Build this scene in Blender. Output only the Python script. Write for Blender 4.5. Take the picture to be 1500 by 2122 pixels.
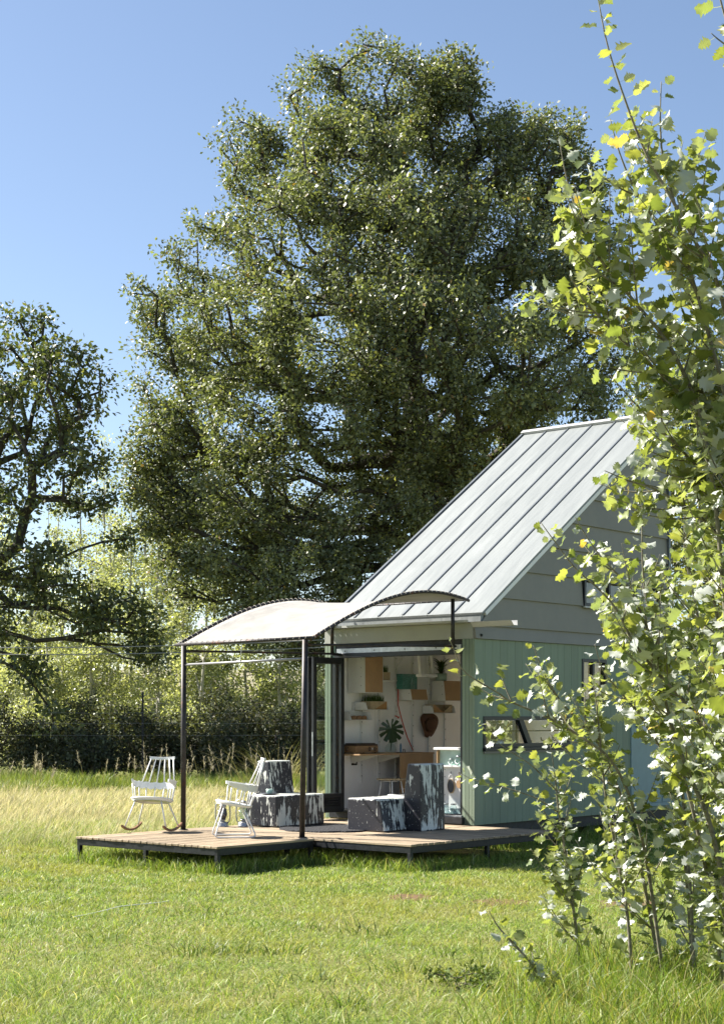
import bpy, bmesh, math, random
import numpy as np
from mathutils import Vector, Matrix, Quaternion

for o in list(bpy.data.objects): bpy.data.objects.remove(o)
R = math.radians
SC = bpy.context.scene
COL = SC.collection

# ------------------------------------------------------------------ camera
F_PX, CX, HY, CAM_Z = 3355.0, 750.0, 1488.0, 1.77      # focal length, centre and horizon of a 1500 px wide frame
cam_d = bpy.data.cameras.new('camera'); cam = bpy.data.objects.new('camera', cam_d); COL.objects.link(cam)
cam.location = (0, 0, CAM_Z); cam.rotation_euler = (R(90), 0, 0)
cam_d.sensor_fit = 'HORIZONTAL'; cam_d.sensor_width = 24.0; cam_d.lens = F_PX / 1500 * 24
cam_d.shift_y = (HY - 1061) / 1500
cam_d.clip_start = 0.1; cam_d.clip_end = 3000
SC.camera = cam

# ------------------------------------------------------------------ sky, sun, exposure
SUN_AZ = (-0.925, 0.38); SUN_EL = R(43)
w = bpy.data.worlds.new('World'); SC.world = w; w.use_nodes = True
nt = w.node_tree; bg = nt.nodes['Background']
sky = nt.nodes.new('ShaderNodeTexSky'); sky.sky_type = 'NISHITA'; sky.sun_disc = False
sky.sun_elevation = SUN_EL; sky.sun_rotation = math.atan2(SUN_AZ[0], SUN_AZ[1])
sky.altitude = 1500; sky.air_density = 1.0; sky.dust_density = 2.0; sky.ozone_density = 0.35
nt.links.new(sky.outputs[0], bg.inputs[0]); bg.inputs[1].default_value = 0.058
sun_d = bpy.data.lights.new('sun', 'SUN'); sun_d.energy = 4.9; sun_d.angle = R(0.53); sun_d.color = (1.0, 0.945, 0.86)
sun = bpy.data.objects.new('sun', sun_d); COL.objects.link(sun)
_s = Vector((SUN_AZ[0], SUN_AZ[1], 0)).normalized() * math.cos(SUN_EL) + Vector((0, 0, math.sin(SUN_EL)))
sun.rotation_euler = _s.to_track_quat('Z', 'Y').to_euler(); sun.location = _s * 60
vs = SC.view_settings; vs.view_transform = 'Standard'; vs.look = 'None'; vs.gamma = 1.0; vs.exposure = 1.68
vs.use_curve_mapping = False
SC.cycles.max_bounces = 8; SC.cycles.transparent_max_bounces = 16; SC.cycles.transmission_bounces = 6
SC.cycles.sample_clamp_indirect = 6.0
SC.cycles.caustics_reflective = False; SC.cycles.caustics_refractive = False

# ------------------------------------------------------------------ house frame: x along the front, y into the depth, origin at the near corner
TH = math.atan2(2850, 3355)
_d = F_PX * (CAM_Z - .32) / (1711 - HY)
CORNER = np.array([(985.5 - CX) / F_PX * _d, _d])
AX = np.array([math.cos(TH), -math.sin(TH)]); AY = np.array([math.sin(TH), math.cos(TH)])
def W(x, y, z=0.0):
    p = CORNER + x * AX + y * AY
    return Vector((p[0], p[1], z))
DECK = 0.32

# ------------------------------------------------------------------ materials
MATS = {}
def new_mat(name):
    m = bpy.data.materials.new(name); m.use_nodes = True
    t = m.node_tree; b = t.nodes['Principled BSDF']
    return m, t, b
def N(t, kind, **kw):
    n = t.nodes.new(kind)
    for k, v in kw.items(): setattr(n, k, v)
    return n
def ramp(t, stops):
    n = t.nodes.new('ShaderNodeValToRGB'); e = n.color_ramp.elements
    while len(e) < len(stops): e.new(0.5)
    for el, (p, c) in zip(e, stops):
        el.position = p; el.color = (c[0], c[1], c[2], 1) if len(c) == 3 else c
    return n
def mat(name, col, rough=.5, metal=0., var=.12, scale=6., bump=0., bscale=80., col2=None, spec=.5, stretch=None, rnd=0., dirt=None):
    """one procedural surface: two tones through layered noise, optional relief and per-object tone"""
    if name in MATS: return MATS[name]
    m, t, b = new_mat(name); L = t.links.new
    tc = N(t, 'ShaderNodeTexCoord'); mp = N(t, 'ShaderNodeMapping')
    L(tc.outputs['Object'], mp.inputs[0])
    if stretch: mp.inputs['Scale'].default_value = stretch
    src = mp.outputs[0]
    if rnd:
        oi = N(t, 'ShaderNodeObjectInfo'); ml = N(t, 'ShaderNodeVectorMath', operation='MULTIPLY_ADD')
        cb = N(t, 'ShaderNodeCombineXYZ'); L(oi.outputs['Random'], cb.inputs[0]); L(oi.outputs['Random'], cb.inputs[1])
        ml.inputs[1].default_value = (37, 53, 11); L(cb.outputs[0], ml.inputs[0]); L(src, ml.inputs[2]); src = ml.outputs[0]
    n1 = N(t, 'ShaderNodeTexNoise'); n1.inputs['Scale'].default_value = scale; n1.inputs['Detail'].default_value = 6; n1.inputs['Roughness'].default_value = .62
    L(src, n1.inputs['Vector'])
    c = np.array(col); lo = np.clip(c * (1 - var * 1.6), 0, 1); hi = np.clip(np.array(col2) if col2 else c * (1 + var), 0, 1)
    rp = ramp(t, [(.3, lo), (.7, hi)]); L(n1.outputs['Fac'], rp.inputs[0]); out = rp.outputs[0]
    if rnd:
        hs = N(t, 'ShaderNodeHueSaturation'); mr = N(t, 'ShaderNodeMapRange')
        mr.inputs[3].default_value = 1 - rnd; mr.inputs[4].default_value = 1 + rnd
        L(oi.outputs['Random'], mr.inputs[0]); L(mr.outputs[0], hs.inputs['Value']); L(out, hs.inputs['Color']); out = hs.outputs[0]
    if dirt:
        n3 = N(t, 'ShaderNodeTexNoise'); n3.inputs['Scale'].default_value = dirt[1]; n3.inputs['Detail'].default_value = 8; n3.inputs['Roughness'].default_value = .7
        L(tc.outputs['Object'], n3.inputs['Vector'])
        r3 = ramp(t, [(dirt[2], (0, 0, 0)), (dirt[2] + .12, (1, 1, 1))]); L(n3.outputs['Fac'], r3.inputs[0])
        mx = N(t, 'ShaderNodeMix', data_type='RGBA'); L(r3.outputs[0], mx.inputs[0]); L(out, mx.inputs[6]); mx.inputs[7].default_value = (*dirt[0], 1); out = mx.outputs[2]
    L(out, b.inputs['Base Color'])
    b.inputs['Metallic'].default_value = metal; b.inputs['Specular IOR Level'].default_value = spec
    rr = N(t, 'ShaderNodeMapRange'); rr.inputs[3].default_value = max(.02, rough - .08); rr.inputs[4].default_value = min(1, rough + .1)
    L(n1.outputs['Fac'], rr.inputs[0]); L(rr.outputs[0], b.inputs['Roughness'])
    if bump:
        n2 = N(t, 'ShaderNodeTexNoise'); n2.inputs['Scale'].default_value = bscale; n2.inputs['Detail'].default_value = 4
        L(src, n2.inputs['Vector'])
        bp = N(t, 'ShaderNodeBump'); bp.inputs['Strength'].default_value = bump; bp.inputs['Distance'].default_value = .01
        L(n2.outputs['Fac'], bp.inputs['Height']); L(bp.outputs[0], b.inputs['Normal'])
    MATS[name] = m
    return m
def leaf_mat(name, trans=.45, rough=.42, spec=.5, tint=(1.25, 1.15, .35), back=None, veins=False):
    """leaf or grass blade: reflects and lets light through; its tone comes from the 'Col' attribute of each leaf"""
    m, t, b = new_mat(name); L = t.links.new
    at = N(t, 'ShaderNodeAttribute'); at.attribute_name = 'Col'
    base = at.outputs['Color']
    tr = N(t, 'ShaderNodeBsdfTranslucent')
    mu = N(t, 'ShaderNodeMix', data_type='RGBA', blend_type='MULTIPLY'); mu.inputs[0].default_value = 1
    L(base, mu.inputs[6]); mu.inputs[7].default_value = (*tint, 1); L(mu.outputs[2], tr.inputs['Color'])
    if back:
        ge = N(t, 'ShaderNodeNewGeometry'); mb = N(t, 'ShaderNodeMix', data_type='RGBA')
        L(ge.outputs['Backfacing'], mb.inputs[0]); L(base, mb.inputs[6]); mb.inputs[7].default_value = (*back, 1); L(mb.outputs[2], b.inputs['Base Color'])
    else: L(base, b.inputs['Base Color'])
    b.inputs['Roughness'].default_value = rough; b.inputs['Specular IOR Level'].default_value = spec
    mx = N(t, 'ShaderNodeMixShader'); mx.inputs[0].default_value = trans
    L(b.outputs[0], mx.inputs[1]); L(tr.outputs[0], mx.inputs[2])
    L(mx.outputs[0], t.nodes['Material Output'].inputs[0])
    MATS[name] = m
    return m
def glass_mat(name, tint=(.965, .985, .98), refl=1.0, rough=.0):
    m, t, b = new_mat(name); L = t.links.new; t.nodes.remove(b)
    tr = N(t, 'ShaderNodeBsdfTransparent'); tr.inputs[0].default_value = (*tint, 1)
    gl = N(t, 'ShaderNodeBsdfGlossy'); gl.inputs['Roughness'].default_value = rough; gl.inputs[0].default_value = (refl, refl, refl, 1)
    lw = N(t, 'ShaderNodeLayerWeight'); lw.inputs[0].default_value = .5
    p5 = N(t, 'ShaderNodeMath', operation='POWER'); p5.inputs[1].default_value = 5; L(lw.outputs['Facing'], p5.inputs[0])
    fr = N(t, 'ShaderNodeMath', operation='MULTIPLY_ADD'); fr.inputs[1].default_value = .95; fr.inputs[2].default_value = .045; L(p5.outputs[0], fr.inputs[0])
    mx = N(t, 'ShaderNodeMixShader'); L(fr.outputs[0], mx.inputs[0]); L(tr.outputs[0], mx.inputs[1]); L(gl.outputs[0], mx.inputs[2])
    L(mx.outputs[0], t.nodes['Material Output'].inputs[0]); MATS[name] = m
    return m

# ------------------------------------------------------------------ mesh helpers
class MB:
    def __init__(s): s.v = []; s.f = []; s.sm = []
    def add(s, vs, fs, smooth=False):
        o = len(s.v); s.v += [tuple(p) for p in vs]
        for q in fs: s.f.append([i + o for i in q]); s.sm.append(smooth)
        return s
    def box(s, x0, x1, y0, y1, z0, z1):
        return s.add([(x0,y0,z0),(x1,y0,z0),(x1,y1,z0),(x0,y1,z0),(x0,y0,z1),(x1,y0,z1),(x1,y1,z1),(x0,y1,z1)],
            [(0,3,2,1),(4,5,6,7),(0,1,5,4),(1,2,6,5),(2,3,7,6),(3,0,4,7)])
    def frustum(s, b, t, z0, z1):
        """b, t = (x0, x1, y0, y1) at the bottom and the top"""
        return s.add([(b[0],b[2],z0),(b[1],b[2],z0),(b[1],b[3],z0),(b[0],b[3],z0),(t[0],t[2],z1),(t[1],t[2],z1),(t[1],t[3],z1),(t[0],t[3],z1)],
            [(0,3,2,1),(4,5,6,7),(0,1,5,4),(1,2,6,5),(2,3,7,6),(3,0,4,7)])
    def prism(s, poly, d, axis):
        """extrude a closed polygon (points as 3-D) by vector d"""
        n = len(poly); d = Vector(d); a = [Vector(p) for p in poly]; bb = [p + d for p in a]
        return s.add(a + bb, [tuple(range(n))[::-1], tuple(range(n, 2*n))] + [(i, (i+1) % n, n + (i+1) % n, n + i) for i in range(n)])
    def tube(s, pts, r, n=8, cap=True, smooth=True):
        pts = [Vector(p) for p in pts]; k = len(pts)
        rs = [r] * k if not hasattr(r, '__len__') else list(r)
        vs = []; up = None
        for i, p in enumerate(pts):
            d = (pts[min(i+1, k-1)] - pts[max(i-1, 0)]).normalized()
            if up is None:
                up = Vector((0, 0, 1)) if abs(d.z) < .9 else Vector((1, 0, 0))
            a = d.cross(up)
            if a.length < 1e-4: a = d.cross(Vector((1, .3, .2)))
            a.normalize(); c = a.cross(d).normalized(); up = c
            for j in range(n):
                an = 2 * math.pi * j / n
                vs.append(p + (a * math.cos(an) + c * math.sin(an)) * rs[i])
        fs = [(i*n+j, i*n+(j+1) % n, (i+1)*n+(j+1) % n, (i+1)*n+j) for i in range(k-1) for j in range(n)]
        s.add(vs, fs, smooth)
        if cap:
            o = len(s.v) - len(vs)
            s.f.append([o + j for j in range(n)][::-1]); s.sm.append(False)
            s.f.append([o + (k-1)*n + j for j in range(n)]); s.sm.append(False)
        return s
    def lathe(s, prof, n=16, c=(0, 0, 0), smooth=True):
        vs = []; k = len(prof)
        for (r, z) in prof:
            for j in range(n):
                a = 2*math.pi*j/n; vs.append((c[0]+r*math.cos(a), c[1]+r*math.sin(a), c[2]+z))
        fs = [(i*n+j, i*n+(j+1) % n, (i+1)*n+(j+1) % n, (i+1)*n+j) for i in range(k-1) for j in range(n)]
        s.add(vs, fs, smooth); o = len(s.v) - len(vs)
        if prof[0][0] > 1e-4: s.f.append([o+j for j in range(n)][::-1]); s.sm.append(False)
        if prof[-1][0] > 1e-4: s.f.append([o+(k-1)*n+j for j in range(n)]); s.sm.append(False)
        return s
    def mesh(s, name):
        me = bpy.data.meshes.new(name); me.from_pydata(s.v, [], s.f)
        me.polygons.foreach_set('use_smooth', s.sm); me.update()
        return me
    def build(s, name, m, parent=None, bevel=0, loc=None, rot=None):
        o = bpy.data.objects.new(name, s.mesh(name)); COL.objects.link(o)
        if m: o.data.materials.append(m)
        if parent: o.parent = parent
        if loc is not None: o.location = loc
        if rot is not None: o.rotation_euler = rot
        if bevel:
            bm = o.modifiers.new('edge', 'BEVEL'); bm.width = bevel; bm.segments = 2; bm.limit_method = 'ANGLE'; bm.angle_limit = R(40)
        return o
def tag(o, label, cat, group=None, kind=None):
    if label: o['label'] = label
    if cat: o['category'] = cat
    if group: o['group'] = group
    if kind: o['kind'] = kind
    return o
def thing(name, label, cat, loc=(0, 0, 0), rz=0., group=None):
    o = bpy.data.objects.new(name, None); COL.objects.link(o); o.empty_display_size = .1
    o.location = loc; o.rotation_euler = (0, 0, rz)
    return tag(o, label, cat, group)
def hthing(name, label, cat, x=0, y=0, z=0., rz=0., group=None):
    return thing(name, label, cat, W(x, y, z), -TH + rz, group)
def share(me, name, parent, loc=(0,0,0), rot=(0,0,0), scale=(1,1,1)):
    o = bpy.data.objects.new(name, me); COL.objects.link(o); o.parent = parent
    o.location = loc; o.rotation_euler = rot; o.scale = scale
    return o
def big_mesh(name, V, sizes, idx, cols, m, parent=None, smooth=False):
    """many small faces at once: V (n,3), face sizes, vertex indices, colour per vertex"""
    me = bpy.data.meshes.new(name); me.vertices.add(len(V)); me.vertices.foreach_set('co', np.ascontiguousarray(V, dtype=np.float32).ravel())
    sizes = np.asarray(sizes, dtype=np.int32); idx = np.asarray(idx, dtype=np.int32)
    me.loops.add(len(idx)); me.loops.foreach_set('vertex_index', idx)
    me.polygons.add(len(sizes)); st = np.zeros(len(sizes), dtype=np.int32); st[1:] = np.cumsum(sizes)[:-1]
    me.polygons.foreach_set('loop_start', st)
    try: me.polygons.foreach_set('loop_total', sizes)
    except Exception: pass
    if smooth: me.polygons.foreach_set('use_smooth', np.ones(len(sizes), dtype=bool))
    me.update(calc_edges=True)
    if cols is not None:
        at = me.attributes.new('Col', 'FLOAT_COLOR', 'POINT')
        c4 = np.ones((len(V), 4), dtype=np.float32); c4[:, :3] = cols; at.data.foreach_set('color', c4.ravel())
    o = bpy.data.objects.new(name, me); COL.objects.link(o); me.materials.append(m)
    if parent: o.parent = parent
    return o
def unit(a): return a / np.maximum(np.linalg.norm(a, axis=-1, keepdims=True), 1e-9)

# ================================================================== GROUND AND GRASS
RG = np.random.default_rng(11)
def vnoise(x, y, s, seed=0):
    g = np.random.default_rng(100 + seed).random((64, 64)); x = x / s; y = y / s
    xi = np.floor(x).astype(int); yi = np.floor(y).astype(int); fx = x - xi; fy = y - yi
    fx = fx*fx*(3-2*fx); fy = fy*fy*(3-2*fy); a = lambda i, j: g[(xi+i) % 64, (yi+j) % 64]
    return (a(0,0)*(1-fx)+a(1,0)*fx)*(1-fy) + (a(0,1)*(1-fx)+a(1,1)*fx)*fy
def house_xy(X, Y):
    dx = X - CORNER[0]; dy = Y - CORNER[1]
    return dx*AX[0]+dy*AX[1], dx*AY[0]+dy*AY[1]
def px_of(X, Y, Z): return CX + F_PX*X/Y, HY - F_PX*(Z-CAM_Z)/Y
def meadow_mask(X, Y):
    """1 where the grass is left long and dry"""
    edge = 19.6 + .10*(X+6) + 2.6*(vnoise(X, Y, 2.3, 3)-.5)
    return np.clip((Y-edge+.8)/3.6, 0, 1) * np.clip((1.8-X)/1.5, 0, 1)

def ground_mat():
    m, t, b = new_mat('ground_soil'); L = t.links.new
    tc = N(t, 'ShaderNodeTexCoord')
    n1 = N(t, 'ShaderNodeTexNoise'); n1.inputs['Scale'].default_value = .9; n1.inputs['Detail'].default_value = 8; L(tc.outputs['Object'], n1.inputs['Vector'])
    n2 = N(t, 'ShaderNodeTexNoise'); n2.inputs['Scale'].default_value = 35; n2.inputs['Detail'].default_value = 6; L(tc.outputs['Object'], n2.inputs['Vector'])
    r1 = ramp(t, [(.35, (.15, .19, .05)), (.62, (.24, .225, .09))]); L(n1.outputs['Fac'], r1.inputs[0])
    r2 = ramp(t, [(.35, (.055, .05, .02)), (.65, (1, 1, 1))]); L(n2.outputs['Fac'], r2.inputs[0])
    mx = N(t, 'ShaderNodeMix', data_type='RGBA', blend_type='MULTIPLY'); mx.inputs[0].default_value = .55
    L(r1.outputs[0], mx.inputs[6]); L(r2.outputs[0], mx.inputs[7]); L(mx.outputs[2], b.inputs['Base Color'])
    b.inputs['Roughness'].default_value = .95; b.inputs['Specular IOR Level'].default_value = .1
    bp = N(t, 'ShaderNodeBump'); bp.inputs['Strength'].default_value = .8; bp.inputs['Distance'].default_value = .03
    L(n2.outputs['Fac'], bp.inputs['Height']); L(bp.outputs[0], b.inputs['Normal'])
    return m
g = MB(); gx = np.concatenate([[-900, -200], np.linspace(-40, 40, 41), [200, 900]]); gy = np.concatenate([[-300, -60], np.linspace(-10, 90, 51), [250, 1500]])
gv = [(x, y, 0.0) for y in gy for x in gx]; nx = len(gx)
g.add(gv, [(j*nx+i, j*nx+i+1, (j+1)*nx+i+1, (j+1)*nx+i) for j in range(len(gy)-1) for i in range(nx-1)])
ground = g.build('ground', ground_mat()); ground['kind'] = 'structure'

def blade_arrays(P, H, Wd, lean, ldir, face, col, seg=2, tipcol=None):
    """curved tapering blades; returns V, sizes, idx, cols"""
    n = len(P); ld = np.stack([np.cos(ldir), np.sin(ldir), np.zeros(n)], 1); sd = np.stack([np.cos(face), np.sin(face), np.zeros(n)], 1)
    rows = []; crow = []
    for k in range(seg + 1):
        u = k / seg
        c = P + np.array([0, 0, 1.]) * (H * (u - .25*u*u*np.clip(lean, 0, 2)))[:, None] + ld * (H*lean*u*u)[:, None]
        w_ = Wd * (1 - u*.75 if k < seg else 0)
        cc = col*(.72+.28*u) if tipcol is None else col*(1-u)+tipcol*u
        if k < seg: rows += [c - sd*(w_/2)[:, None], c + sd*(w_/2)[:, None]]; crow += [cc, cc]
        else: rows += [c]; crow += [cc]
    nv = 2*seg + 1
    V = np.stack(rows, 1).reshape(-1, 3); C = np.stack(crow, 1).reshape(-1, 3)
    base = (np.arange(n)*nv)[:, None]; f = []
    for k in range(seg-1): f += [2*k, 2*k+1, 2*k+3, 2*k+2]
    f += [2*seg-2, 2*seg-1, 2*seg]
    idx = (base + np.array(f)[None, :]).ravel(); sizes = np.tile([4]*(seg-1)+[3], n)
    return V, sizes, idx, C
def merge(parts):
    V = []; S = []; I = []; C = []; o = 0
    for v, s, i, c in parts: V.append(v); S.append(s); I.append(i + o); C.append(c); o += len(v)
    return np.concatenate(V), np.concatenate(S), np.concatenate(I), np.concatenate(C)
def frustum_pts(n, y0, y1, pw=1.0, margin=.8, x0=-99, x1=99):
    """points on the ground inside the widened view, denser near the camera for pw < 1"""
    u = RG.random(n); a, b_ = y0**(2*pw), y1**(2*pw); Y = (a + u*(b_-a))**(1/(2*pw))
    X = (RG.random(n)*2-1)*(.2235*Y*1.12 + margin); k = (X > x0) & (X < x1)
    return X[k], Y[k]
def pick(pal, n, p=None):
    pal = np.array(pal); return pal[RG.choice(len(pal), n, p=p)] * RG.uniform(.6, 1.4, (n, 1))

GRASS = leaf_mat('grass_blade', trans=.42, rough=.45, spec=.4, tint=(1.15, 1.1, .5))
DRY = leaf_mat('dry_grass_blade', trans=.4, rough=.6, spec=.25, tint=(1.05, 1.0, .8))
GREENS = [(.245, .365, .062), (.315, .425, .095), (.16, .275, .043), (.42, .46, .15), (.58, .55, .33), (.07, .13, .028)]
SOIL_SPOTS = [(.5, 15.95, .26, .2), (1.30, 15.5, .3, .22), (2.5, 15.3, .35, .3)]
M_SOIL = mat('bare_red_soil', (.15, .095, .058), .95, var=.3, scale=14, bump=.8, bscale=60, spec=.1)
for i, (sx, sy, rx, ry) in enumerate(SOIL_SPOTS):
    a_ = [2*math.pi*j/26 for j in range(26)]; rr = [RG.uniform(.75, 1.15) for _ in a_]
    so = MB().add([(0, 0, .012)] + [(rx*r_*math.cos(q), ry*1.5*r_*math.sin(q), .003) for q, r_ in zip(a_, rr)], [(0, 1+j, 1+(j+1) % 26) for j in range(26)], True).build('soil_patch', M_SOIL, ground, 0, (sx, sy, 0))
# --- mown lawn
X, Y = frustum_pts(370000, 8.6, 27, .62)
hx, hy = house_xy(X, Y)
on_house = (hx > -2.75) & (hx < .08) & (hy > -.1) & (hy < 6.7)
under = ((hx > -2.5) & (hx < 1.42) & (hy > -3.15) & (hy < 0)) | ((hx > -2.5) & (hx < -.05) & (hy > -4.8) & (hy < -3.1))
deep = under & (hx > -2.3) & ((hx < 1.1)) & (hy > -2.6)
bare = np.zeros(len(X))
for (sx, sy, rx, ry) in SOIL_SPOTS: bare = np.maximum(bare, 1 - ((X-sx)/rx)**2 - ((Y-sy)/ry/1.6)**2 + .5*(vnoise(X, Y, .12, 8)-.5))
mm = meadow_mask(X, Y)
keep = ~on_house & ~deep & (RG.random(len(X)) > np.clip(bare*1.0, 0, .6)) & (RG.random(len(X)) > mm*.6)
X, Y, under, mm = X[keep], Y[keep], under[keep], mm[keep]; n = len(X)
nz = vnoise(X, Y, .55, 1)*.6 + vnoise(X, Y, 1.9, 2)*.4
tall = vnoise(X, Y, .35, 5); patch = vnoise(X, Y, 1.3, 12)
H = (.024 + .04*tall**2 + .02*RG.random(n)) * np.where(RG.random(n) < .05, 1.8, 1) * (1 + .25*np.clip((Y-12)/10, 0, 1)) * np.where(under, 2.4, 1) * (1 + 1.2*mm)
H *= np.where((Y < 10.8) & (patch > .45), 1.5, 1)
c = pick(GREENS, n, [.28, .26, .14, .15, .09, .08])
yel = np.clip((nz-.45)*3.2, 0, 1)[:, None]
c = c*(1-.5*yel) + np.array([.46, .43, .13])*.5*yel*RG.uniform(.7, 1.3, (n, 1))
Wd = RG.uniform(.0028, .006, n) * (1 + np.clip((Y-10)/9, 0, 1.6))
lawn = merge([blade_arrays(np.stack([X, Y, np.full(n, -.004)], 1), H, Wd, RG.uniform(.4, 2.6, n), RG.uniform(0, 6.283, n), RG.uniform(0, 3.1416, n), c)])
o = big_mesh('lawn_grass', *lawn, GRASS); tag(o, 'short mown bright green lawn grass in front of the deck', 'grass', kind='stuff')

# --- broad-leaved tufts and weeds scattered in the lawn
parts = []
tufts = [(-1.25, 12.05, .34, 60), (-.95, 12.2, .26, 50), (-.62, 12.15, .22, 34), (.3, 11.2, .26, 30), (.75, 11.0, .22, 26), (-.35, 10.9, .2, 22), (-2.0, 12.8, .2, 18), (.6, 12.0, .16, 16),
         (-2.05, 10.2, .25, 22), (-.1, 9.9, .3, 40), (-.55, 13.6, .3, 28), (-2.9, 13.9, .3, 20), (.1, 13.2, .35, 40), (-3.1, 15.4, .35, 24), (-1.6, 14.6, .35, 22)]
for (tx, ty, tr, k) in tufts:
    q = RG.normal(0, .45, (k, 2))*[tr, tr*.6]; P = np.stack([tx+q[:, 0], ty+q[:, 1], np.zeros(k)], 1)
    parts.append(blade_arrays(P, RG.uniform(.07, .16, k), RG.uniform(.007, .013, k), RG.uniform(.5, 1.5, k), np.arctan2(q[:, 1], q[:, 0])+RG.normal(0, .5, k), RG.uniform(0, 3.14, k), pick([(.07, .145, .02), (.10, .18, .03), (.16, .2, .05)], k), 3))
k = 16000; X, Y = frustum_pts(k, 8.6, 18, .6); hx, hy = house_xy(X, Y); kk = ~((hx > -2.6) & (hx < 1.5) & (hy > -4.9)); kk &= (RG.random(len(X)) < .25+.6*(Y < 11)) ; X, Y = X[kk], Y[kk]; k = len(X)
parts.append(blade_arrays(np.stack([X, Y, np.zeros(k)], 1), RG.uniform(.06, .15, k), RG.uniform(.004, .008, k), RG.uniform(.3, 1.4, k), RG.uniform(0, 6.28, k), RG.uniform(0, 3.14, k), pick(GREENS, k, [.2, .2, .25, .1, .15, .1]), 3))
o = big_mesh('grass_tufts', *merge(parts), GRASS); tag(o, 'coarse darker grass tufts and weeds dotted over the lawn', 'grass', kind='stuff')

# --- taller grass hugging the deck legs and house foot
parts = []
for (x0, x1, y0, y1, k, h) in [(-2.6, 1.5, -3.35, -2.6, 3000, .17), (-2.6, -.02, -5.0, -4.1, 2600, .16), (1.15, 1.62, -3.3, 0, 1800, .15), (-.25, .1, -4.9, -3.1, 1200, .17), (.05, .5, -.2, 6.5, 2600, .22), (-2.75, -2.45, -4.9, -3, 900, .2)]:
    xx = RG.uniform(x0, x1, k); yy = RG.uniform(y0, y1, k); P = CORNER + xx[:, None]*AX + yy[:, None]*AY
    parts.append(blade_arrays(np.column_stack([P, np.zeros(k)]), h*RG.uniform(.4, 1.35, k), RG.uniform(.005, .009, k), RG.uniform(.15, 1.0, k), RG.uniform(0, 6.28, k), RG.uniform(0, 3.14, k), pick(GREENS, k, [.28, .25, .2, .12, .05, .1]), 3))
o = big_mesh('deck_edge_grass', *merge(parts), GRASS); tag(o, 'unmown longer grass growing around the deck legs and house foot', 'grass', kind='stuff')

# --- long grass round the sapling bases, lower right
parts = []; k = 9500
X = RG.uniform(.55, 3.3, k); Y = RG.uniform(8.4, 12.6, k); px, py = px_of(X, Y, .1)
dens = np.clip((px-960 + 220*(vnoise(X, Y, .5, 4)-.5))/330, 0, 1) * np.clip((12.9-Y)/1.2, 0, 1) * np.clip((py-1930+(px-1000)*.25)/150, 0, 1)
kk = RG.random(k) < dens; X, Y = X[kk], Y[kk]; k = len(X); cl = vnoise(X, Y, .3, 9)
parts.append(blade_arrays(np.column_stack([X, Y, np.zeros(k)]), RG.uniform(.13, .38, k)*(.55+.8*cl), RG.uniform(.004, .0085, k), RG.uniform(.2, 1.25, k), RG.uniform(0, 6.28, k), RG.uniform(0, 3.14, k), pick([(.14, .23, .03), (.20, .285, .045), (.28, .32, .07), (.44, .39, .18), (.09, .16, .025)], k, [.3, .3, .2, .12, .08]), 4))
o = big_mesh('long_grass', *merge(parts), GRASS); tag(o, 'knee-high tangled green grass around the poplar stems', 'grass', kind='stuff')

# --- dry meadow behind and left of the deck
parts = []; k = 95000
X, Y = frustum_pts(k, 18.5, 41, .8, 1.5, -14, 6); hx, hy = house_xy(X, Y)
far_in = ((hx > -2.7) & (hx < 2.5) & (hy > -5.0) & (hy < 7)); mm = meadow_mask(X, Y)
kk = (RG.random(len(X)) < mm) & ~far_in; X, Y, mm = X[kk], Y[kk], mm[kk]; k = len(X)
fl = vnoise(X, Y, 1.1, 6); H = RG.uniform(.12, .34, k)*(.55+.7*fl)*(.5+.5*mm)
pal = pick([(.55, .50, .29), (.66, .60, .38), (.47, .45, .23), (.40, .43, .17), (.30, .35, .11)], k, [.34, .26, .2, .13, .07])
green = np.clip((vnoise(X, Y, 1.7, 7)-.58)*5, 0, 1)[:, None]*.6*np.clip((30-Y)/10, 0, 1)[:, None]; pal = pal*(1-green)+np.array([.17, .22, .045])*green
parts.append(blade_arrays(np.column_stack([X, Y, np.zeros(k)]), H, RG.uniform(.005, .010, k)*(1+.5*(Y > 28)), RG.uniform(.25, 1.1, k), RG.normal(-.3, 1.1, k), RG.uniform(0, 3.14, k), pal, 3))
o = big_mesh('meadow_grass', *merge(parts), DRY); tag(o, 'long straw-coloured dry meadow grass behind the deck', 'grass', kind='stuff')

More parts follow.
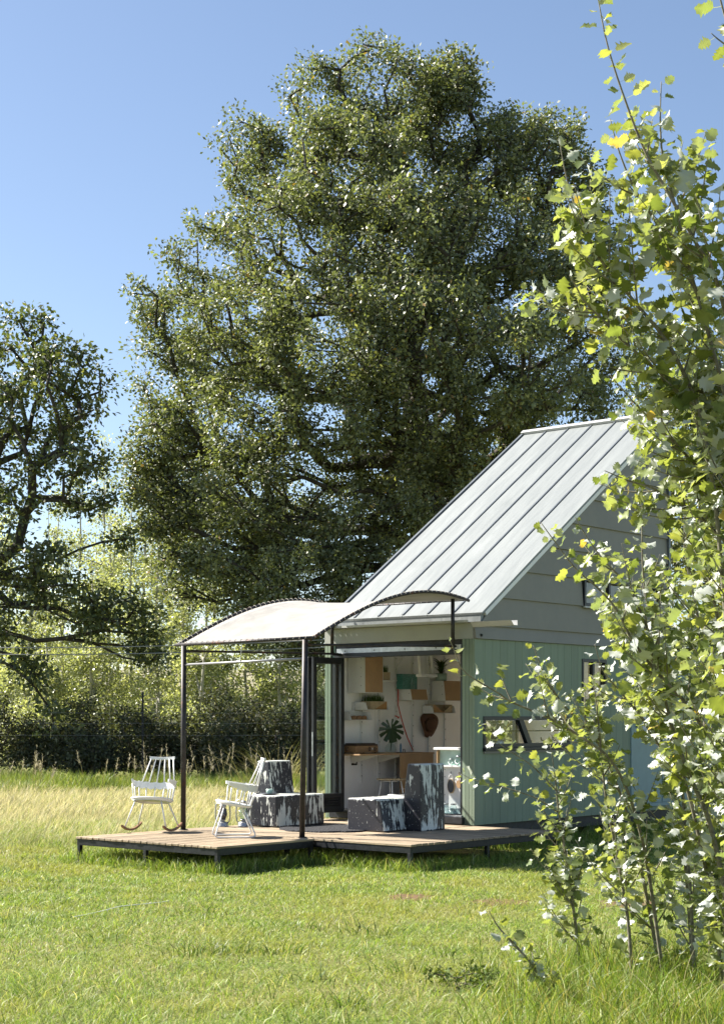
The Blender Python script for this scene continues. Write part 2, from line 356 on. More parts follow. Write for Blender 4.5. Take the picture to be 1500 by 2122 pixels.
# --- tall green grass in front of the thicket, with seed heads
parts = []; k = 42000
Y = RG.uniform(36.5, 43, k); X = RG.uniform(-11.5, 3.5, k); e = 37.6 + 1.8*(vnoise(X, Y, 1.5, 20)-.5); kk = Y > e; X, Y = X[kk], Y[kk]; k = len(X)
sh = vnoise(X, Y, 1.3, 21); H = RG.uniform(.22, .55, k)*(.5+.75*sh)
parts.append(blade_arrays(np.column_stack([X, Y, np.zeros(k)]), H, RG.uniform(.010, .02, k), RG.uniform(.1, .8, k), RG.uniform(0, 6.28, k), RG.uniform(0, 3.14, k), pick([(.19, .27, .06), (.26, .32, .08), (.13, .19, .045), (.40, .38, .17)], k, [.38, .3, .22, .1]), 3))
o = big_mesh('tall_grass', *merge(parts), GRASS); tag(o, 'band of tall lush green grass in front of the dark bushes', 'grass', kind='stuff')
parts = []
for i in range(95):
    sx, sy = RG.uniform(-11.5, 2), RG.uniform(36.6, 39.5); hgt = RG.uniform(.6, 1.25); le = RG.normal(0, .18)
    k = 26; u = RG.uniform(.62, 1, k); P = np.stack([np.full(k, sx)+le*u*hgt, np.full(k, sy), hgt*u], 1)
    parts.append(blade_arrays(P, RG.uniform(.05, .13, k)*(1.25-u)*2.2, np.full(k, .011), RG.uniform(.4, 1.2, k), RG.uniform(0, 6.28, k), RG.uniform(0, 3.14, k), pick([(.52, .48, .36), (.60, .56, .44), (.42, .38, .27)], k), 2))
    parts.append(blade_arrays(np.array([[sx, sy, 0.]]), np.array([hgt]), np.array([.012]), np.array([le]), np.array([0.]), np.array([0.]), np.array([[.36, .33, .16]]), 3))
o = big_mesh('seed_heads', *merge(parts), DRY); tag(o, 'feathery pale seed heads standing above the tall green grass', 'grass', kind='stuff')
# reed tuft right of the rear post
parts = []; k = 150; q = RG.normal(0, .42, k); P = np.stack([-2.0+q, 38.6+RG.normal(0, .3, k), np.zeros(k)], 1)
parts.append(blade_arrays(P, RG.uniform(.7, 1.5, k), RG.uniform(.014, .024, k), RG.uniform(.2, 1.0, k), np.where(q > 0, 0, 3.14)+RG.normal(0, .5, k), RG.uniform(0, 3.14, k), pick([(.30, .28, .10), (.22, .24, .06), (.4, .36, .17)], k), 4))
o = big_mesh('reed_tuft', *merge(parts), DRY); tag(o, 'arching straw and green reed tuft behind the striped black seat', 'reeds')

# ================================================================== HOUSE
M_GREEN = mat('sage_green_board', (.20, .255, .18), .55, var=.10, scale=3, bump=.12, bscale=120, stretch=(1, 1, .12), rnd=.035, dirt=((.13, .19, .145), 2.2, .66))
M_CORE = mat('wall_core_paint', (.26, .36, .30), .7, var=.05)
M_GREY = mat('grey_beige_cladding', (.225, .215, .185), .55, var=.07, scale=2.5, bump=.06, bscale=200, rnd=.03, dirt=((.18, .163, .132), 1.6, .64))
M_ROOF = mat('pale_metal_roof', (.205, .220, .216), .45, metal=.1, var=.03, scale=1.6, bump=.22, bscale=1.7, rnd=.03, stretch=(2.2, .5, 1), dirt=((.175, .19, .185), 1.1, .58))
for n_ in M_ROOF.node_tree.nodes:
    if n_.type == 'BUMP': n_.inputs['Distance'].default_value = .045; n_.inputs['Strength'].default_value = .45
M_SEAM = mat('blue_grey_seam', (.13, .145, .16), .4, metal=.3, var=.1)
M_TRIM = mat('white_metal_trim', (.45, .45, .44), .4, metal=.1, var=.05, dirt=((.5, .5, .47), 5, .66))
M_FRAME = mat('charcoal_frame', (.010, .012, .016), .38, var=.2, scale=10, spec=.5)
M_STEELD = mat('dark_steel', (.03, .031, .035), .5, metal=.3, var=.35, scale=14)
M_GALV = mat('galvanised_steel', (.46, .48, .50), .36, metal=.75, var=.2, scale=14, dirt=((.3, .3, .3), 9, .6))
M_WHITE = mat('white_interior_board', (.84, .835, .83), .6, var=.03, scale=2)
M_SHELF = mat('white_powder_coat', (.72, .72, .71), .42, var=.03)
M_MDF = mat('raw_fibreboard', (.40, .25, .125), .7, var=.10, scale=5, bump=.05, bscale=300)
M_FLOOR = mat('pine_floor', (.40, .29, .18), .5, var=.2, scale=3, stretch=(1, 12, 1))
M_BLUE = mat('powder_blue_paint', (.24, .34, .345), .5, var=.07, scale=4, dirt=((.16, .26, .28), 6, .66))
M_RUBBER = mat('black_rubber', (.012, .012, .013), .7, var=.2)
GLASS = glass_mat('window_glass')
GLASS_J = glass_mat('jar_glass', (.86, .92, .91), 1.0, .03)

house = hthing('house', 'small green boarded house with steep pale metal roof', 'house')
def hb(name, m, x0, x1, y0, y1, z0, z1, parent=None, bevel=0): return MB().box(x0, x1, y0, y1, z0, z1).build(name, m, parent or house, bevel)
WX, DY, RY = -2.69, 5.09, 6.6        # width, depth of the tall part, depth of the low rear part
EZ, PZ = 3.20, 6.57                  # roof heights at eave and peak
def roof_z(y): return EZ + (y - .14) / (DY - .14) * (PZ - EZ)
def roof_y(z): return .14 + (z - EZ) / (PZ - EZ) * (DY - .14)
WIN = {'low': (.17, 2.30, 1.36, 1.79), 'small': (2.63, 3.30, 2.00, 2.64)}
def split_rects(y0, y1, z0, z1, holes):
    """the rectangle minus the window openings, as rectangles"""
    rects = [(y0, y1, z0, z1)]
    for (a, b_, c, d) in holes:
        out = []
        for (p, q, r_, s_) in rects:
            if b_ <= p or a >= q or d <= r_ or c >= s_: out.append((p, q, r_, s_)); continue
            if a > p: out.append((p, a, r_, s_))
            if b_ < q: out.append((b_, q, r_, s_))
            m0, m1 = max(a, p), min(b_, q)
            if c > r_: out.append((m0, m1, r_, c))
            if d < s_: out.append((m0, m1, d, s_))
        rects = out
    return rects
# floor, shell
hb('floor', M_FLOOR, WX+.06, -.1, .02, RY-.1, .30, .43)
core = MB()
for (a, b_, c, d) in split_rects(.0, RY, .34, 2.86, list(WIN.values())): core.box(-.10, -.032, a, b_, c, d)
core.build('side_wall', M_CORE, house)
inner = MB()
for (a, b_, c, d) in split_rects(.06, DY-.1, .43, 2.9, list(WIN.values())): inner.box(-.115, -.1005, a, b_, c, d)
inner.build('inner_side_wall', M_WHITE, house)
lw1 = MB(); lw2 = MB(); ADDED_WIN = [(3.35, 4.75, 1.0, 2.6)]       # unseen window added in the left wall's far half, to brighten the room
for (a, b_, c, d) in split_rects(.0, RY, .32, 3.2, ADDED_WIN): lw1.box(WX, WX+.05, a, b_, c, d)
for (a, b_, c, d) in split_rects(.06, DY-.1, .43, 2.9, ADDED_WIN): lw2.box(WX+.051, -2.6, a, b_, c, d)
lw1.build('left_wall', M_GREEN, house); lw2.build('inner_left_wall', M_WHITE, house)
added_wn = bpy.data.objects.new('window', None); COL.objects.link(added_wn); added_wn.parent = house  # added window, hidden from the camera; brings light into the room
MB().box(WX-.01, WX+.06, 3.35, 4.75, 1.0, 1.05).box(WX-.01, WX+.06, 3.35, 4.75, 2.55, 2.6).box(WX-.01, WX+.06, 3.35, 3.4, 1.05, 2.55).box(WX-.01, WX+.06, 4.7, 4.75, 1.05, 2.55).build('frame', M_FRAME, added_wn); MB().box(WX+.02, WX+.025, 3.4, 4.7, 1.05, 2.55).build('pane', GLASS, added_wn)
MB().prism([(WX+.052, .2, 2.9), (WX+.052, DY-.12, 2.9), (WX+.052, DY-.12, PZ-.2), (WX+.052, .2, EZ-.1)], (.03, 0, 0), 0).build('inner_left_gable', M_WHITE, house)
MB().prism([(WX+.0, .12, 3.2), (WX, DY, 3.2), (WX, DY, PZ-.03), (WX, .14, EZ-.0)], (.05, 0, 0), 0).build('left_gable', M_GREY, house)
hb('rear_wall', M_GREY, WX, 0, DY-.05, DY, 2.9, PZ-.06)
hb('inner_rear_wall', M_WHITE, WX+.09, -.12, DY-.16, DY-.1, .43, 5.6)
hb('loft_floor', M_WHITE, WX+.09, -.12, 2.9, DY-.17, 2.86, 2.95)
hb('extension_rear_wall', M_GREEN, WX, 0, RY-.05, RY, .32, 2.9)
hb('extension_roof', M_TRIM, WX-.03, .04, DY+.002, RY+.05, 2.9, 2.98)
for yy in (.35, 3.2, 6.1):
    for xx in (-2.5, -.25):
        hb('pier', M_STEELD, xx-.06, xx+.06, yy-.06, yy+.06, -.05, .24)
hb('base_beam', M_STEELD, -.14, -.06, .05, RY-.05, .16, .318); hb('base_beam', M_STEELD, WX+.08, WX+.16, .05, RY-.05, .16, .318)
hb('base_beam', M_STEELD, WX+.17, -.15, .06, .14, .16, .30)
# green boards of the side wall
y = .035; k = 0
while y < RY - .01:
    y1 = min(y + .178, RY)
    for (a, b_, c, d) in split_rects(y, y1 - .003, .32, 2.838, list(WIN.values()) + [(4.0, 5.9, .38, 1.93)]):
        if b_ - a > .01 and d - c > .01: hb('board', M_GREEN, -.03, .0, a, b_, c, d, bevel=.0022)
    y = y1; k += 1
hb('corner_trim', M_GREEN, -.032, .006, -.034, .032, .318, 2.838, bevel=.003)
# front pilasters of three boards each
for x0 in (-.205, -2.69):
    for i in range(3 if x0 > -1 else 2):
        hb('board', M_GREEN, x0+.002+.057*i, x0+.055+.057*i, -.03, .0, .32, 2.838, bevel=.003)
    hb('front_wall', M_CORE, x0+.003, x0+.17, .002, .05, .33, 2.86)
# grey lap cladding of the gable: each course leans out at its foot
zs = [2.84, 3.02] + [3.02+.397*i for i in range(1, 10)]
for i in range(len(zs)-1):
    z0, z1 = zs[i], min(zs[i+1], PZ-.05)
    if z1 - z0 < .05: continue
    def course(ya0, ya1, yb0, yb1):
        o = .034; v = [(-.02, ya0, z0), (-.02, yb0, z0), (-.02, yb1, z1+.02), (-.02, ya1, z1+.02), (o, ya0, z0), (o, yb0, z0), (.006, yb1, z1), (.006, ya1, z1)]
        MB().add(v, [(0, 3, 2, 1), (4, 5, 6, 7), (0, 1, 5, 4), (1, 2, 6, 5), (2, 3, 7, 6), (3, 0, 4, 7)]).build('cladding_panel', M_GREY, house, .002)
    f0 = -.034 if z0 < 3.0 else max(.05, roof_y(z0) + .02); f1 = -.034 if z0 < 3.0 else max(.05, roof_y(z1) + .02)
    if abs(z0 - 3.417) < .02:
        course(f0, f1, 2.62, 2.62); course(4.84, 4.84, DY, DY)
    else: course(f0, f1, DY, DY)
hb('rear_corner_trim', M_SEAM, -.02, .05, DY+.002, DY+.06, 2.86, PZ-.03)
# front: fascia with gutter, sloping flashing, door head
MB().prism([(0, -.034, 2.84), (0, .0, 2.84), (0, .0, 3.05), (0, -.034, 3.05)], (WX-.0, 0, 0), 0).build('fascia', mat('pale_fascia', (.34, .345, .31), .5, var=.05, scale=3, dirt=((.29, .28, .24), 3, .64)), house)
gut = MB(); gx0, gx1 = WX-.0, .70
gut.prism([(gx1, -.17, 3.055), (gx1, -.165, 3.055), (gx1, -.11, 2.995), (gx1, -.025, 2.995), (gx1, -.025, 3.06), (gx1, -.018, 3.06), (gx1, -.018, 2.988), (gx1, -.113, 2.988)], (-(gx1-.035), 0, 0), 0)
gut.build('gutter_spout', M_TRIM, house)
gt = MB().box(WX, -.002, -.175, -.074, 3.056, 3.062).box(WX, -.002, -.175, -.169, 3.062, 3.085).box(WX, -.002, -.062, .10, 3.056, 3.064)   # drilled sheet: bridges between the slots
for i in range(26): gt.box(WX+i*.1034, WX+i*.1034+.088, -.0739, -.0621, 3.056, 3.062)
gt.build('gutter', M_TRIM, house)
MB().prism([(.012, .095, 3.076), (.012, .10, 3.19), (.012, .16, 3.22), (.012, .16, 3.076)], (WX-.02, 0, 0), 0).build('eave_flashing', M_ROOF, house)
hb('lintel', M_STEELD, -2.5, -.2, .01, .10, 2.765, 2.86); hb('galvanised_rail', M_GALV, -2.46, -.22, -.035, .0, 2.70, 2.765)
hb('door_head', M_FRAME, -2.5, -.2, -.04, .10, 2.635, 2.698, bevel=.004)
for x_ in (-2.3, -1.75, -1.2, -.65): MB().lathe([(.008, 0), (.008, .006), (.0, .008)], 8).build('bolt', M_STEELD, house, loc=(x_, -.036, 2.73), rot=(R(90), 0, 0))
hb('jamb', M_FRAME, -.245, -.205, -.02, .09, .45, 2.634, bevel=.004); hb('jamb', M_FRAME, -2.565, -2.46, -.02, .09, .45, 2.634, bevel=.004)
hb('sill', M_GALV, -2.5, -.2, -.06, .06, .425, .449); hb('plinth', M_STEELD, -2.55, -.16, -.10, .02, .335, .424); hb('track', M_FRAME, -2.46, -.25, .0, .03, .4495, .462)
hb('conduit_cap', M_RUBBER, .03, .042, .07, .105, 2.87, 2.905)
# roof sheets, seams, ridge and barge trims
pw = -WX / 6; sl = math.atan2(PZ - EZ, DY - .14); rl = math.hypot(PZ - EZ, DY - .14)
roof = thing('roof', None, None); roof.parent = house; roof.location = (0, .14, EZ); roof.rotation_euler = (sl, 0, 0)
for k_ in ('label', 'category'):
    if k_ in roof: del roof[k_]
for i in range(6):
    x0 = WX + pw*i; MB().box(x0+.004, x0+pw-.004 + (.05 if i == 5 else 0), -.05, rl, 0, .03).build('roof_panel', M_ROOF, roof)
for i in range(1, 6):
    x0 = WX + pw*i; MB().prism([(x0-.016, -.02, .0), (x0+.016, -.02, .0), (x0+.013, -.02, .045), (x0-.013, -.02, .045)], (0, rl-.02, 0), 0).build('seam', M_SEAM, roof)
MB().box(WX+.005, .045, .02, rl-.02, -.06, -.004).build('roof_deck', M_WHITE, roof)
MB().box(WX-.045, WX-.002, -.06, rl+.01, -.09, .055).build('barge_trim', M_SEAM, roof)
MB().box(WX-.05, .055, rl-.06, rl+.03, .034, .075).build('ridge_cap', M_TRIM, roof)
# --- windows of the side wall
def frame_rect(name, y0, y1, z0, z1, t, x0, x1, parent=house, m=None):
    fr = MB().box(x0, x1, y0, y1, z0, z0+t).box(x0, x1, y0, y1, z1-t, z1).box(x0, x1, y0, y0+t, z0+t, z1-t).box(x0, x1, y1-t, y1, z0+t, z1-t)
    return fr.build(name, m or M_FRAME, parent, .003)
def hgroup(name):
    o = bpy.data.objects.new(name, None); COL.objects.link(o); o.parent = house; return o
a, b_, c, d = WIN['low']; wn = hgroup('window')
frame_rect('frame', a, b_, c, d, .052, -.07, .014, wn)
MB().prism([(-.055, 1.01, d-.04), (-.055, 1.12, d-.04), (-.055, 1.34, c+.04), (-.055, 1.23, c+.04)], (.06, 0, 0), 0).build('mullion', M_FRAME, wn)
hb('sill', M_FRAME, -.02, .05, a-.01, b_+.02, c-.045, c-.002, wn, .004); hb('sill_flashing', M_GREY, .0, .03, a, b_+.04, c-.075, c-.048, wn)
MB().prism([(-.04, a+.04, c+.04), (-.04, 1.24, c+.04), (-.04, 1.03, d-.04), (-.04, a+.04, d-.04)], (.006, 0, 0), 0).build('pane', GLASS, wn)
MB().prism([(-.041, 1.34, c+.04), (-.041, b_-.04, c+.04), (-.041, b_-.04, d-.04), (-.041, 1.12, d-.04)], (.006, 0, 0), 0).build('pane', GLASS, wn)
a, b_, c, d = WIN['small']; wn = hgroup('window'); frame_rect('frame', a, b_, c, d, .045, -.07, .012, wn)
hb('mullion', M_FRAME, -.06, .0, a+.30, a+.35, c+.045, d-.045, wn); hb('pane', GLASS, -.045, -.04, a+.045, a+.30, c+.045, d-.045, wn); hb('pane', GLASS, -.045, -.04, a+.35, b_-.045, c+.045, d-.045, wn)
wn = hgroup('window'); a, b_, c, d = 2.63, 4.83, 3.42, 3.83; frame_rect('frame', a, b_, c, d, .045, -.09, .05, wn)
for yy in (3.33, 4.08): hb('mullion', M_FRAME, -.08, .03, yy, yy+.05, c+.045, d-.045, wn)
for (p, q) in ((a+.045, 3.33), (3.38, 4.08), (4.13, b_-.045)): hb('pane', GLASS, -.03, -.025, p, q, c+.045, d-.045, wn)
hb('sill_flashing', M_TRIM, .036, .07, a-.02, b_+.02, c-.03, c-.004, wn)
hb('loft_side_wall', M_WHITE, -.12, -.095, .3, 2.6, 2.96, 3.3); 
# --- powder blue service hatch: two doors below, a propped lid above
ht = hgroup('service_hatch')
hb('recess', M_BLUE, -.028, -.01, 4.0, 5.9, .38, 1.93, ht); frame_rect('frame', 4.005, 5.895, .385, 1.925, .05, -.009, .016, ht, M_BLUE)
for (p, q) in ((4.06, 4.94), (4.96, 5.84)):
    hb('door', M_BLUE, -.009, .008, p, q, .44, 1.87, ht, .004); hb('handle', M_GALV, .0085, .03, q-.1 if p < 4.5 else p+.08, q-.08 if p < 4.5 else p+.1, 1.1, 1.25, ht)
MB().prism([(.0, 4.0, 1.935), (.40, 4.0, 2.40), (.39, 4.0, 2.42), (-.0, 4.0, 1.965)], (0, 1.9, 0), 0).build('lid', M_BLUE, ht)
for yy in (4.15, 5.75): MB().tube([(.01, yy, 1.62), (.25, yy, 2.2)], .008, 6).build('gas_strut', M_STEELD, ht)
def paper_mat():
    m, t, b = new_mat('printed_notice'); L = t.links.new
    tc = N(t, 'ShaderNodeTexCoord'); sp = N(t, 'ShaderNodeSeparateXYZ'); L(tc.outputs['Generated'], sp.inputs[0])
    wv = N(t, 'ShaderNodeMath', operation='MULTIPLY'); wv.inputs[1].default_value = 13; L(sp.outputs['Z'], wv.inputs[0])
    fr = N(t, 'ShaderNodeMath', operation='FRACT'); L(wv.outputs[0], fr.inputs[0])
    gt = N(t, 'ShaderNodeMath', operation='GREATER_THAN'); gt.inputs[1].default_value = .55; L(fr.outputs[0], gt.inputs[0])
    ns = N(t, 'ShaderNodeTexNoise'); ns.inputs['Scale'].default_value = 14; L(tc.outputs['Generated'], ns.inputs['Vector'])
    g2 = N(t, 'ShaderNodeMath', operation='GREATER_THAN'); g2.inputs[1].default_value = .47; L(ns.outputs['Fac'], g2.inputs[0])
    mu = N(t, 'ShaderNodeMath', operation='MULTIPLY'); L(gt.outputs[0], mu.inputs[0]); L(g2.outputs[0], mu.inputs[1])
    rp = ramp(t, [(.0, (.78, .78, .82)), (1., (.25, .27, .38))]); L(mu.outputs[0], rp.inputs[0]); L(rp.outputs[0], b.inputs['Base Color']); b.inputs['Roughness'].default_value = .7
    return m
pn = MB().box(.0, .003, 0, .45, 0, .2).build('notice', paper_mat(), None, loc=W(.011, 4.2, 1.59), rot=(0, 0, -TH)); tag(pn, 'white printed paper notice taped to the powder blue hatch', 'notice')

# --- glazed folding door, open, at the left jamb
door = hthing('folding_door', 'charcoal framed glazed folding door standing open by the doorway', 'door', -2.35, -.04, .45, R(0))
def leaf_door(x, y0, y1, vents, handle):
    lf = bpy.data.objects.new('door_leaf', None); COL.objects.link(lf); lf.parent = door; lf.location = (x, 0, 0)
    t = .045; s = .07; Z0, Z1 = -.03, 2.18
    MB().box(0, t, y0, y0+s, Z0, Z1).box(0, t, y1-s, y1, Z0, Z1).box(0, t, y0+s, y1-s, Z1-.09, Z1).box(0, t, y0+s, y1-s, Z0, .24).build('frame', M_FRAME, lf, .005)
    MB().box(t/2-.004, t/2+.004, y0+s, y1-s, .24, Z1-.09).build('pane', GLASS, lf)
    if vents:
        for zz in (.06, .095, .13, .165): MB().prism([(t, y0+s+.03, zz), (t, y0+s+.03, zz+.018), (t+.014, y0+s+.03, zz)], (0, y1-y0-2*s-.06, 0), 0).build('vent_slat', M_FRAME, lf)
    if handle:
        MB().box(t, t+.008, y0+.025, y0+.06, .82, 1.06).build('lock_plate', M_RUBBER, lf)
        hd = MB().tube([(t+.004, y0+.042, 1.0), (t+.05, y0+.042, 1.0), (t+.055, y0+.055, 1.0), (t+.055, y0+.17, .99)], .009, 8).build('handle', M_STEELD, lf)
        MB().box(.012, .03, y0-.003, y0+.0005, .78, 1.12).build('latch_strip', M_GALV, lf)
leaf_door(.0, -.66, .0, True, True)
leaf_door(-.095, -.66, -.01, False, False)

# ================================================================== INTERIOR
LW = -2.6
def wall_rail(y, z0, z1):
    o = hb('slotted_upright', M_SHELF, LW+.001, LW+.022, y-.018, y+.018, z0, z1)
    ho = MB()
    z = z0 + .1
    while z < z1: ho.box(LW+.022, LW+.0235, y-.005, y+.005, z, z+.018); z += .16
    ho.build('slot', M_RUBBER, o)
for i, (z0, z1) in enumerate([(.80, 2.75), (.82, 2.75), (.80, 2.75), (.9, 2.75), (.9, 2.75), (1.0, 2.75)]): wall_rail(.665+.407*i, z0, z1)
for yy in (.99, 2.21, 3.43): hb('wall_joint', M_SHELF, LW+.0005, LW+.003, yy-.003, yy+.003, .43, 2.9)
def shelf_box(name, label, y0, y1, z0, z1, depth, front=None, cat='shelf', slope=.12, lidded=True):
    """wall box with a slanted white end plate and, where it has one, a fibreboard front"""
    t = hthing(name, label, cat, LW+.025, y0, z0)
    L_, hgt = y1-y0, z1-z0
    MB().box(0, depth, .004, L_, 0, .008).build('bottom', M_SHELF, t)
    MB().prism([(0, 0, 0), (depth, 0, 0), (depth-slope*hgt, 0, hgt), (0, 0, hgt)], (0, .004, 0), 0).build('end_plate', M_SHELF, t)
    MB().prism([(0, L_, 0), (depth, L_, 0), (depth-slope*hgt, L_, hgt), (0, L_, hgt)], (0, .004, 0), 0).build('end_plate', M_SHELF, t)
    MB().box(0, .004, .004, L_, .008, hgt).build('back_plate', M_SHELF, t)
    if front: MB().prism([(depth-.012, .006, .008), (depth, .006, .008), (depth-slope*hgt, .006, hgt), (depth-slope*hgt-.012, .006, hgt)], (0, L_-.01, 0), 0).build('front_panel', front, t, .002)
    if lidded and front: MB().box(.004, depth-slope*hgt-.013, .005, L_, hgt-.008, hgt).build('top', M_SHELF, t)
    bolts = MB()
    for zz in np.arange(.1, hgt, .13): bolts.box(depth*.78-.005, depth*.78+.005, -.0012, -.0002, zz, zz+.01)
    if hgt > .1: bolts.build('bolt_holes', M_RUBBER, t)
    return t
shelf_box('wall_cabinet', 'tall white wall cabinet with plain brown fibreboard front, top left inside', .345, .755, 2.135, 2.70, .33, M_MDF, 'cabinet', 0)
shelf_box('wall_box', 'low white wall box with brown front under the teal tin', 1.51, 1.905, 2.036, 2.203, .275, M_MDF, 'box', .2)
shelf_box('wall_box', 'larger white wall box with brown front under the leafy pot', 2.34, 2.79, 2.03, 2.346, .275, M_MDF, 'box', .12)
shelf_box('wall_shelf', 'narrow white shelf carrying the small grass planter beside the cabinet', .80, 1.22, 2.32, 2.335, .22, None)
shelf_box('wall_shelf', 'white shelf carrying the long grass planter', .50, 1.0, 1.885, 2.0, .25, None, slope=.35)
shelf_box('wall_shelf', 'white tray shelf holding little wooden blocks', .20, .66, 1.734, 1.86, .20, None, slope=.35)
shelf_box('wall_shelf', 'white shelf with a wooden crate below the right wall box', 2.12, 2.68, 1.838, 1.96, .22, None, slope=.35)
# planters and plants
M_CRATE = mat('raw_pine', (.46, .36, .22), .7, var=.15, scale=8, stretch=(1, 6, 6)); M_ORANGE = mat('oiled_wood', (.42, .22, .07), .5, var=.15, scale=8, stretch=(1, 6, 6))
PLANT = leaf_mat('house_plant_leaf', .3, .4, .5, (1.1, 1.1, .5))
def planter(label, y0, y1, x0, x1, z0, h, gh, tri):
    t = hthing('grass_planter', label, 'planter', x0, y0, z0); L_, w_ = y1-y0, x1-x0
    MB().box(0, w_, 0, .012, 0, h).box(0, w_, L_-.012, L_, 0, h).box(0, .012, .012, L_-.012, 0, h).box(.013, w_-.013, .013, L_-.013, 0, h*.9).build('trough', M_CRATE, t)
    MB().box(w_-.012, w_, .012, L_-.012, 0, h).build('front_board', M_CRATE, t)
    if tri: MB().prism([(w_+.001, .1, .0), (w_+.001, L_, .0), (w_+.001, L_, h)], (.003, 0, 0), 0).build('painted_triangle', M_ORANGE, t)
    k = 420; P = np.stack([RG.uniform(.015, w_-.015, k), RG.uniform(.015, L_-.015, k), np.full(k, h*.88)], 1)
    big_mesh('grass', *blade_arrays(P, gh*RG.uniform(.7, 1.15, k), np.full(k, .005), RG.uniform(.0, .35, k), RG.uniform(0, 6.28, k), RG.uniform(0, 3.14, k), pick([(.06, .14, .015), (.085, .17, .02), (.05, .10, .012)], k), 3), PLANT, t)
planter('long wooden planter of bright green grass with orange triangle', .60, .98, LW+.05, LW+.24, 1.894, .12, .12, True)
planter('small square wooden planter of grass beside the tall cabinet', .84, 1.11, LW+.05, LW+.2, 2.336, .115, .12, False)
t = hthing('wooden_crate', 'small open wooden crate on the lower right wall shelf', 'crate', LW+.05, 2.15, 1.847)
MB().box(0, .16, 0, .012, 0, .13).box(0, .16, .47, .48, 0, .13).box(0, .012, .012, .47, 0, .13).box(.013, .15, .012, .47, 0, .01).build('crate_body', M_CRATE, t); MB().prism([(.15, .012, .012), (.15, .25, .012), (.15, .012, .13)], (.01, 0, 0), 0).build('front_board', M_ORANGE, t); MB().prism([(.15, .26, .012), (.15, .468, .012), (.15, .468, .13)], (.01, 0, 0), 0).build('front_board', M_CRATE, t)
M_BLOCK = mat('red_wood', (.36, .19, .09), .55, var=.2, scale=20)
for i, lab in enumerate(('leftmost little wooden peg block on the tray shelf', 'middle little wooden peg block on the tray shelf', 'rightmost little wooden peg block on the tray shelf')):
    y0 = .30+.115*i; tag(MB().prism([(0, 0, 0), (0, .10, 0), (0, .10, .045), (0, .07, .06), (0, .045, .045), (0, .02, .055), (0, 0, .045)], (.05, 0, 0), 0).build('wooden_block', M_BLOCK, None, .003, W(LW+.10, y0, 1.743), (0, 0, -TH)), lab, 'block', 'wooden blocks on the tray shelf')
# outlets
def outlet(label, y0, y1, z0, z1, m):
    t = hthing('power_outlet', label, 'outlet', LW+.001, y0, z0); w_, h = y1-y0, z1-z0
    MB().box(0, .012, 0, w_, 0, h).build('plate', m, t, .004); MB().box(.0125, .016, .03, w_-.03, .025, h-.025).build('face', M_SHELF, t, .002)
    for (a, b_) in ((.35, .65), (.65, .65), (.5, .42), (.35, .28), (.65, .28)): MB().box(.0165, .0175, w_*a-.004, w_*a+.004, h*b_-.004, h*b_+.004).build('pin_hole', M_RUBBER, t)
outlet('white wall power outlet above the tray shelf', .455, .595, 1.878, 2.005, mat('outlet_white', (.62, .61, .60), .4)); outlet('black framed power outlet below the counter', .45, .575, 1.07, 1.178, M_RUBBER)
# teal tin and bottle on the middle box
def teal_mat():
    m, t, b = new_mat('teal_pattern'); L = t.links.new; tc = N(t, 'ShaderNodeTexCoord'); v = N(t, 'ShaderNodeTexVoronoi'); v.inputs['Scale'].default_value = 55; L(tc.outputs['Object'], v.inputs['Vector'])
    rp = ramp(t, [(.25, (.01, .07, .065)), (.5, (.06, .22, .19))]); L(v.outputs['Distance'], rp.inputs[0]); L(rp.outputs[0], b.inputs['Base Color']); b.inputs['Roughness'].default_value = .4
    return m
t = hthing('teal_tin', 'teal patterned square tin standing on the middle wall box', 'tin', LW+.10, 1.38, 2.204); tm = teal_mat()
MB().box(0, .12, 0, .36, 0, .20).build('body', tm, t, .006); MB().box(-.003, .123, -.003, .363, .2005, .23).build('lid', tm, t, .006)
tag(MB().lathe([(.0, 0), (.045, 0), (.047, .01), (.035, .06), (.014, .13), (.013, .17), (.016, .175)], 16).build('glass_flask', GLASS_J, None, 0, W(LW+.25, 1.56, 2.204)), 'clear conical glass flask in front of the teal tin', 'flask')
# potted plant
t = hthing('potted_plant', 'dark leafy plant in a sage green pot on the right wall box', 'plant', LW+.14, 2.44, 2.348)
MB().lathe([(.0, 0), (.075, 0), (.085, .01), (.09, .115), (.085, .115), (.08, .10), (.0, .098)], 20).build('pot', mat('sage_pot', (.30, .42, .36), .5), t)
M_TWIG = mat('twig', (.11, .085, .05), .8, var=.3)
def strap_leaves(k, r0, l0, l1, droop, cols, wd):
    az = RG.uniform(0, 6.28, k); P = np.stack([r0*np.cos(az), r0*np.sin(az), np.full(k, .1)+RG.uniform(0, .12, k)], 1)
    return blade_arrays(P, RG.uniform(l0, l1, k), np.full(k, wd)*RG.uniform(.7, 1.2, k), RG.uniform(droop*.5, droop*1.4, k), az, az+1.57, pick(cols, k), 5)
big_mesh('leaves', *strap_leaves(34, .02, .12, .3, 1.3, [(.03, .06, .015), (.05, .09, .02)], .045), PLANT, t); MB().tube([(0, 0, .09), (.01, .0, .25)], .012, 6).build('stalk', M_TWIG, t)
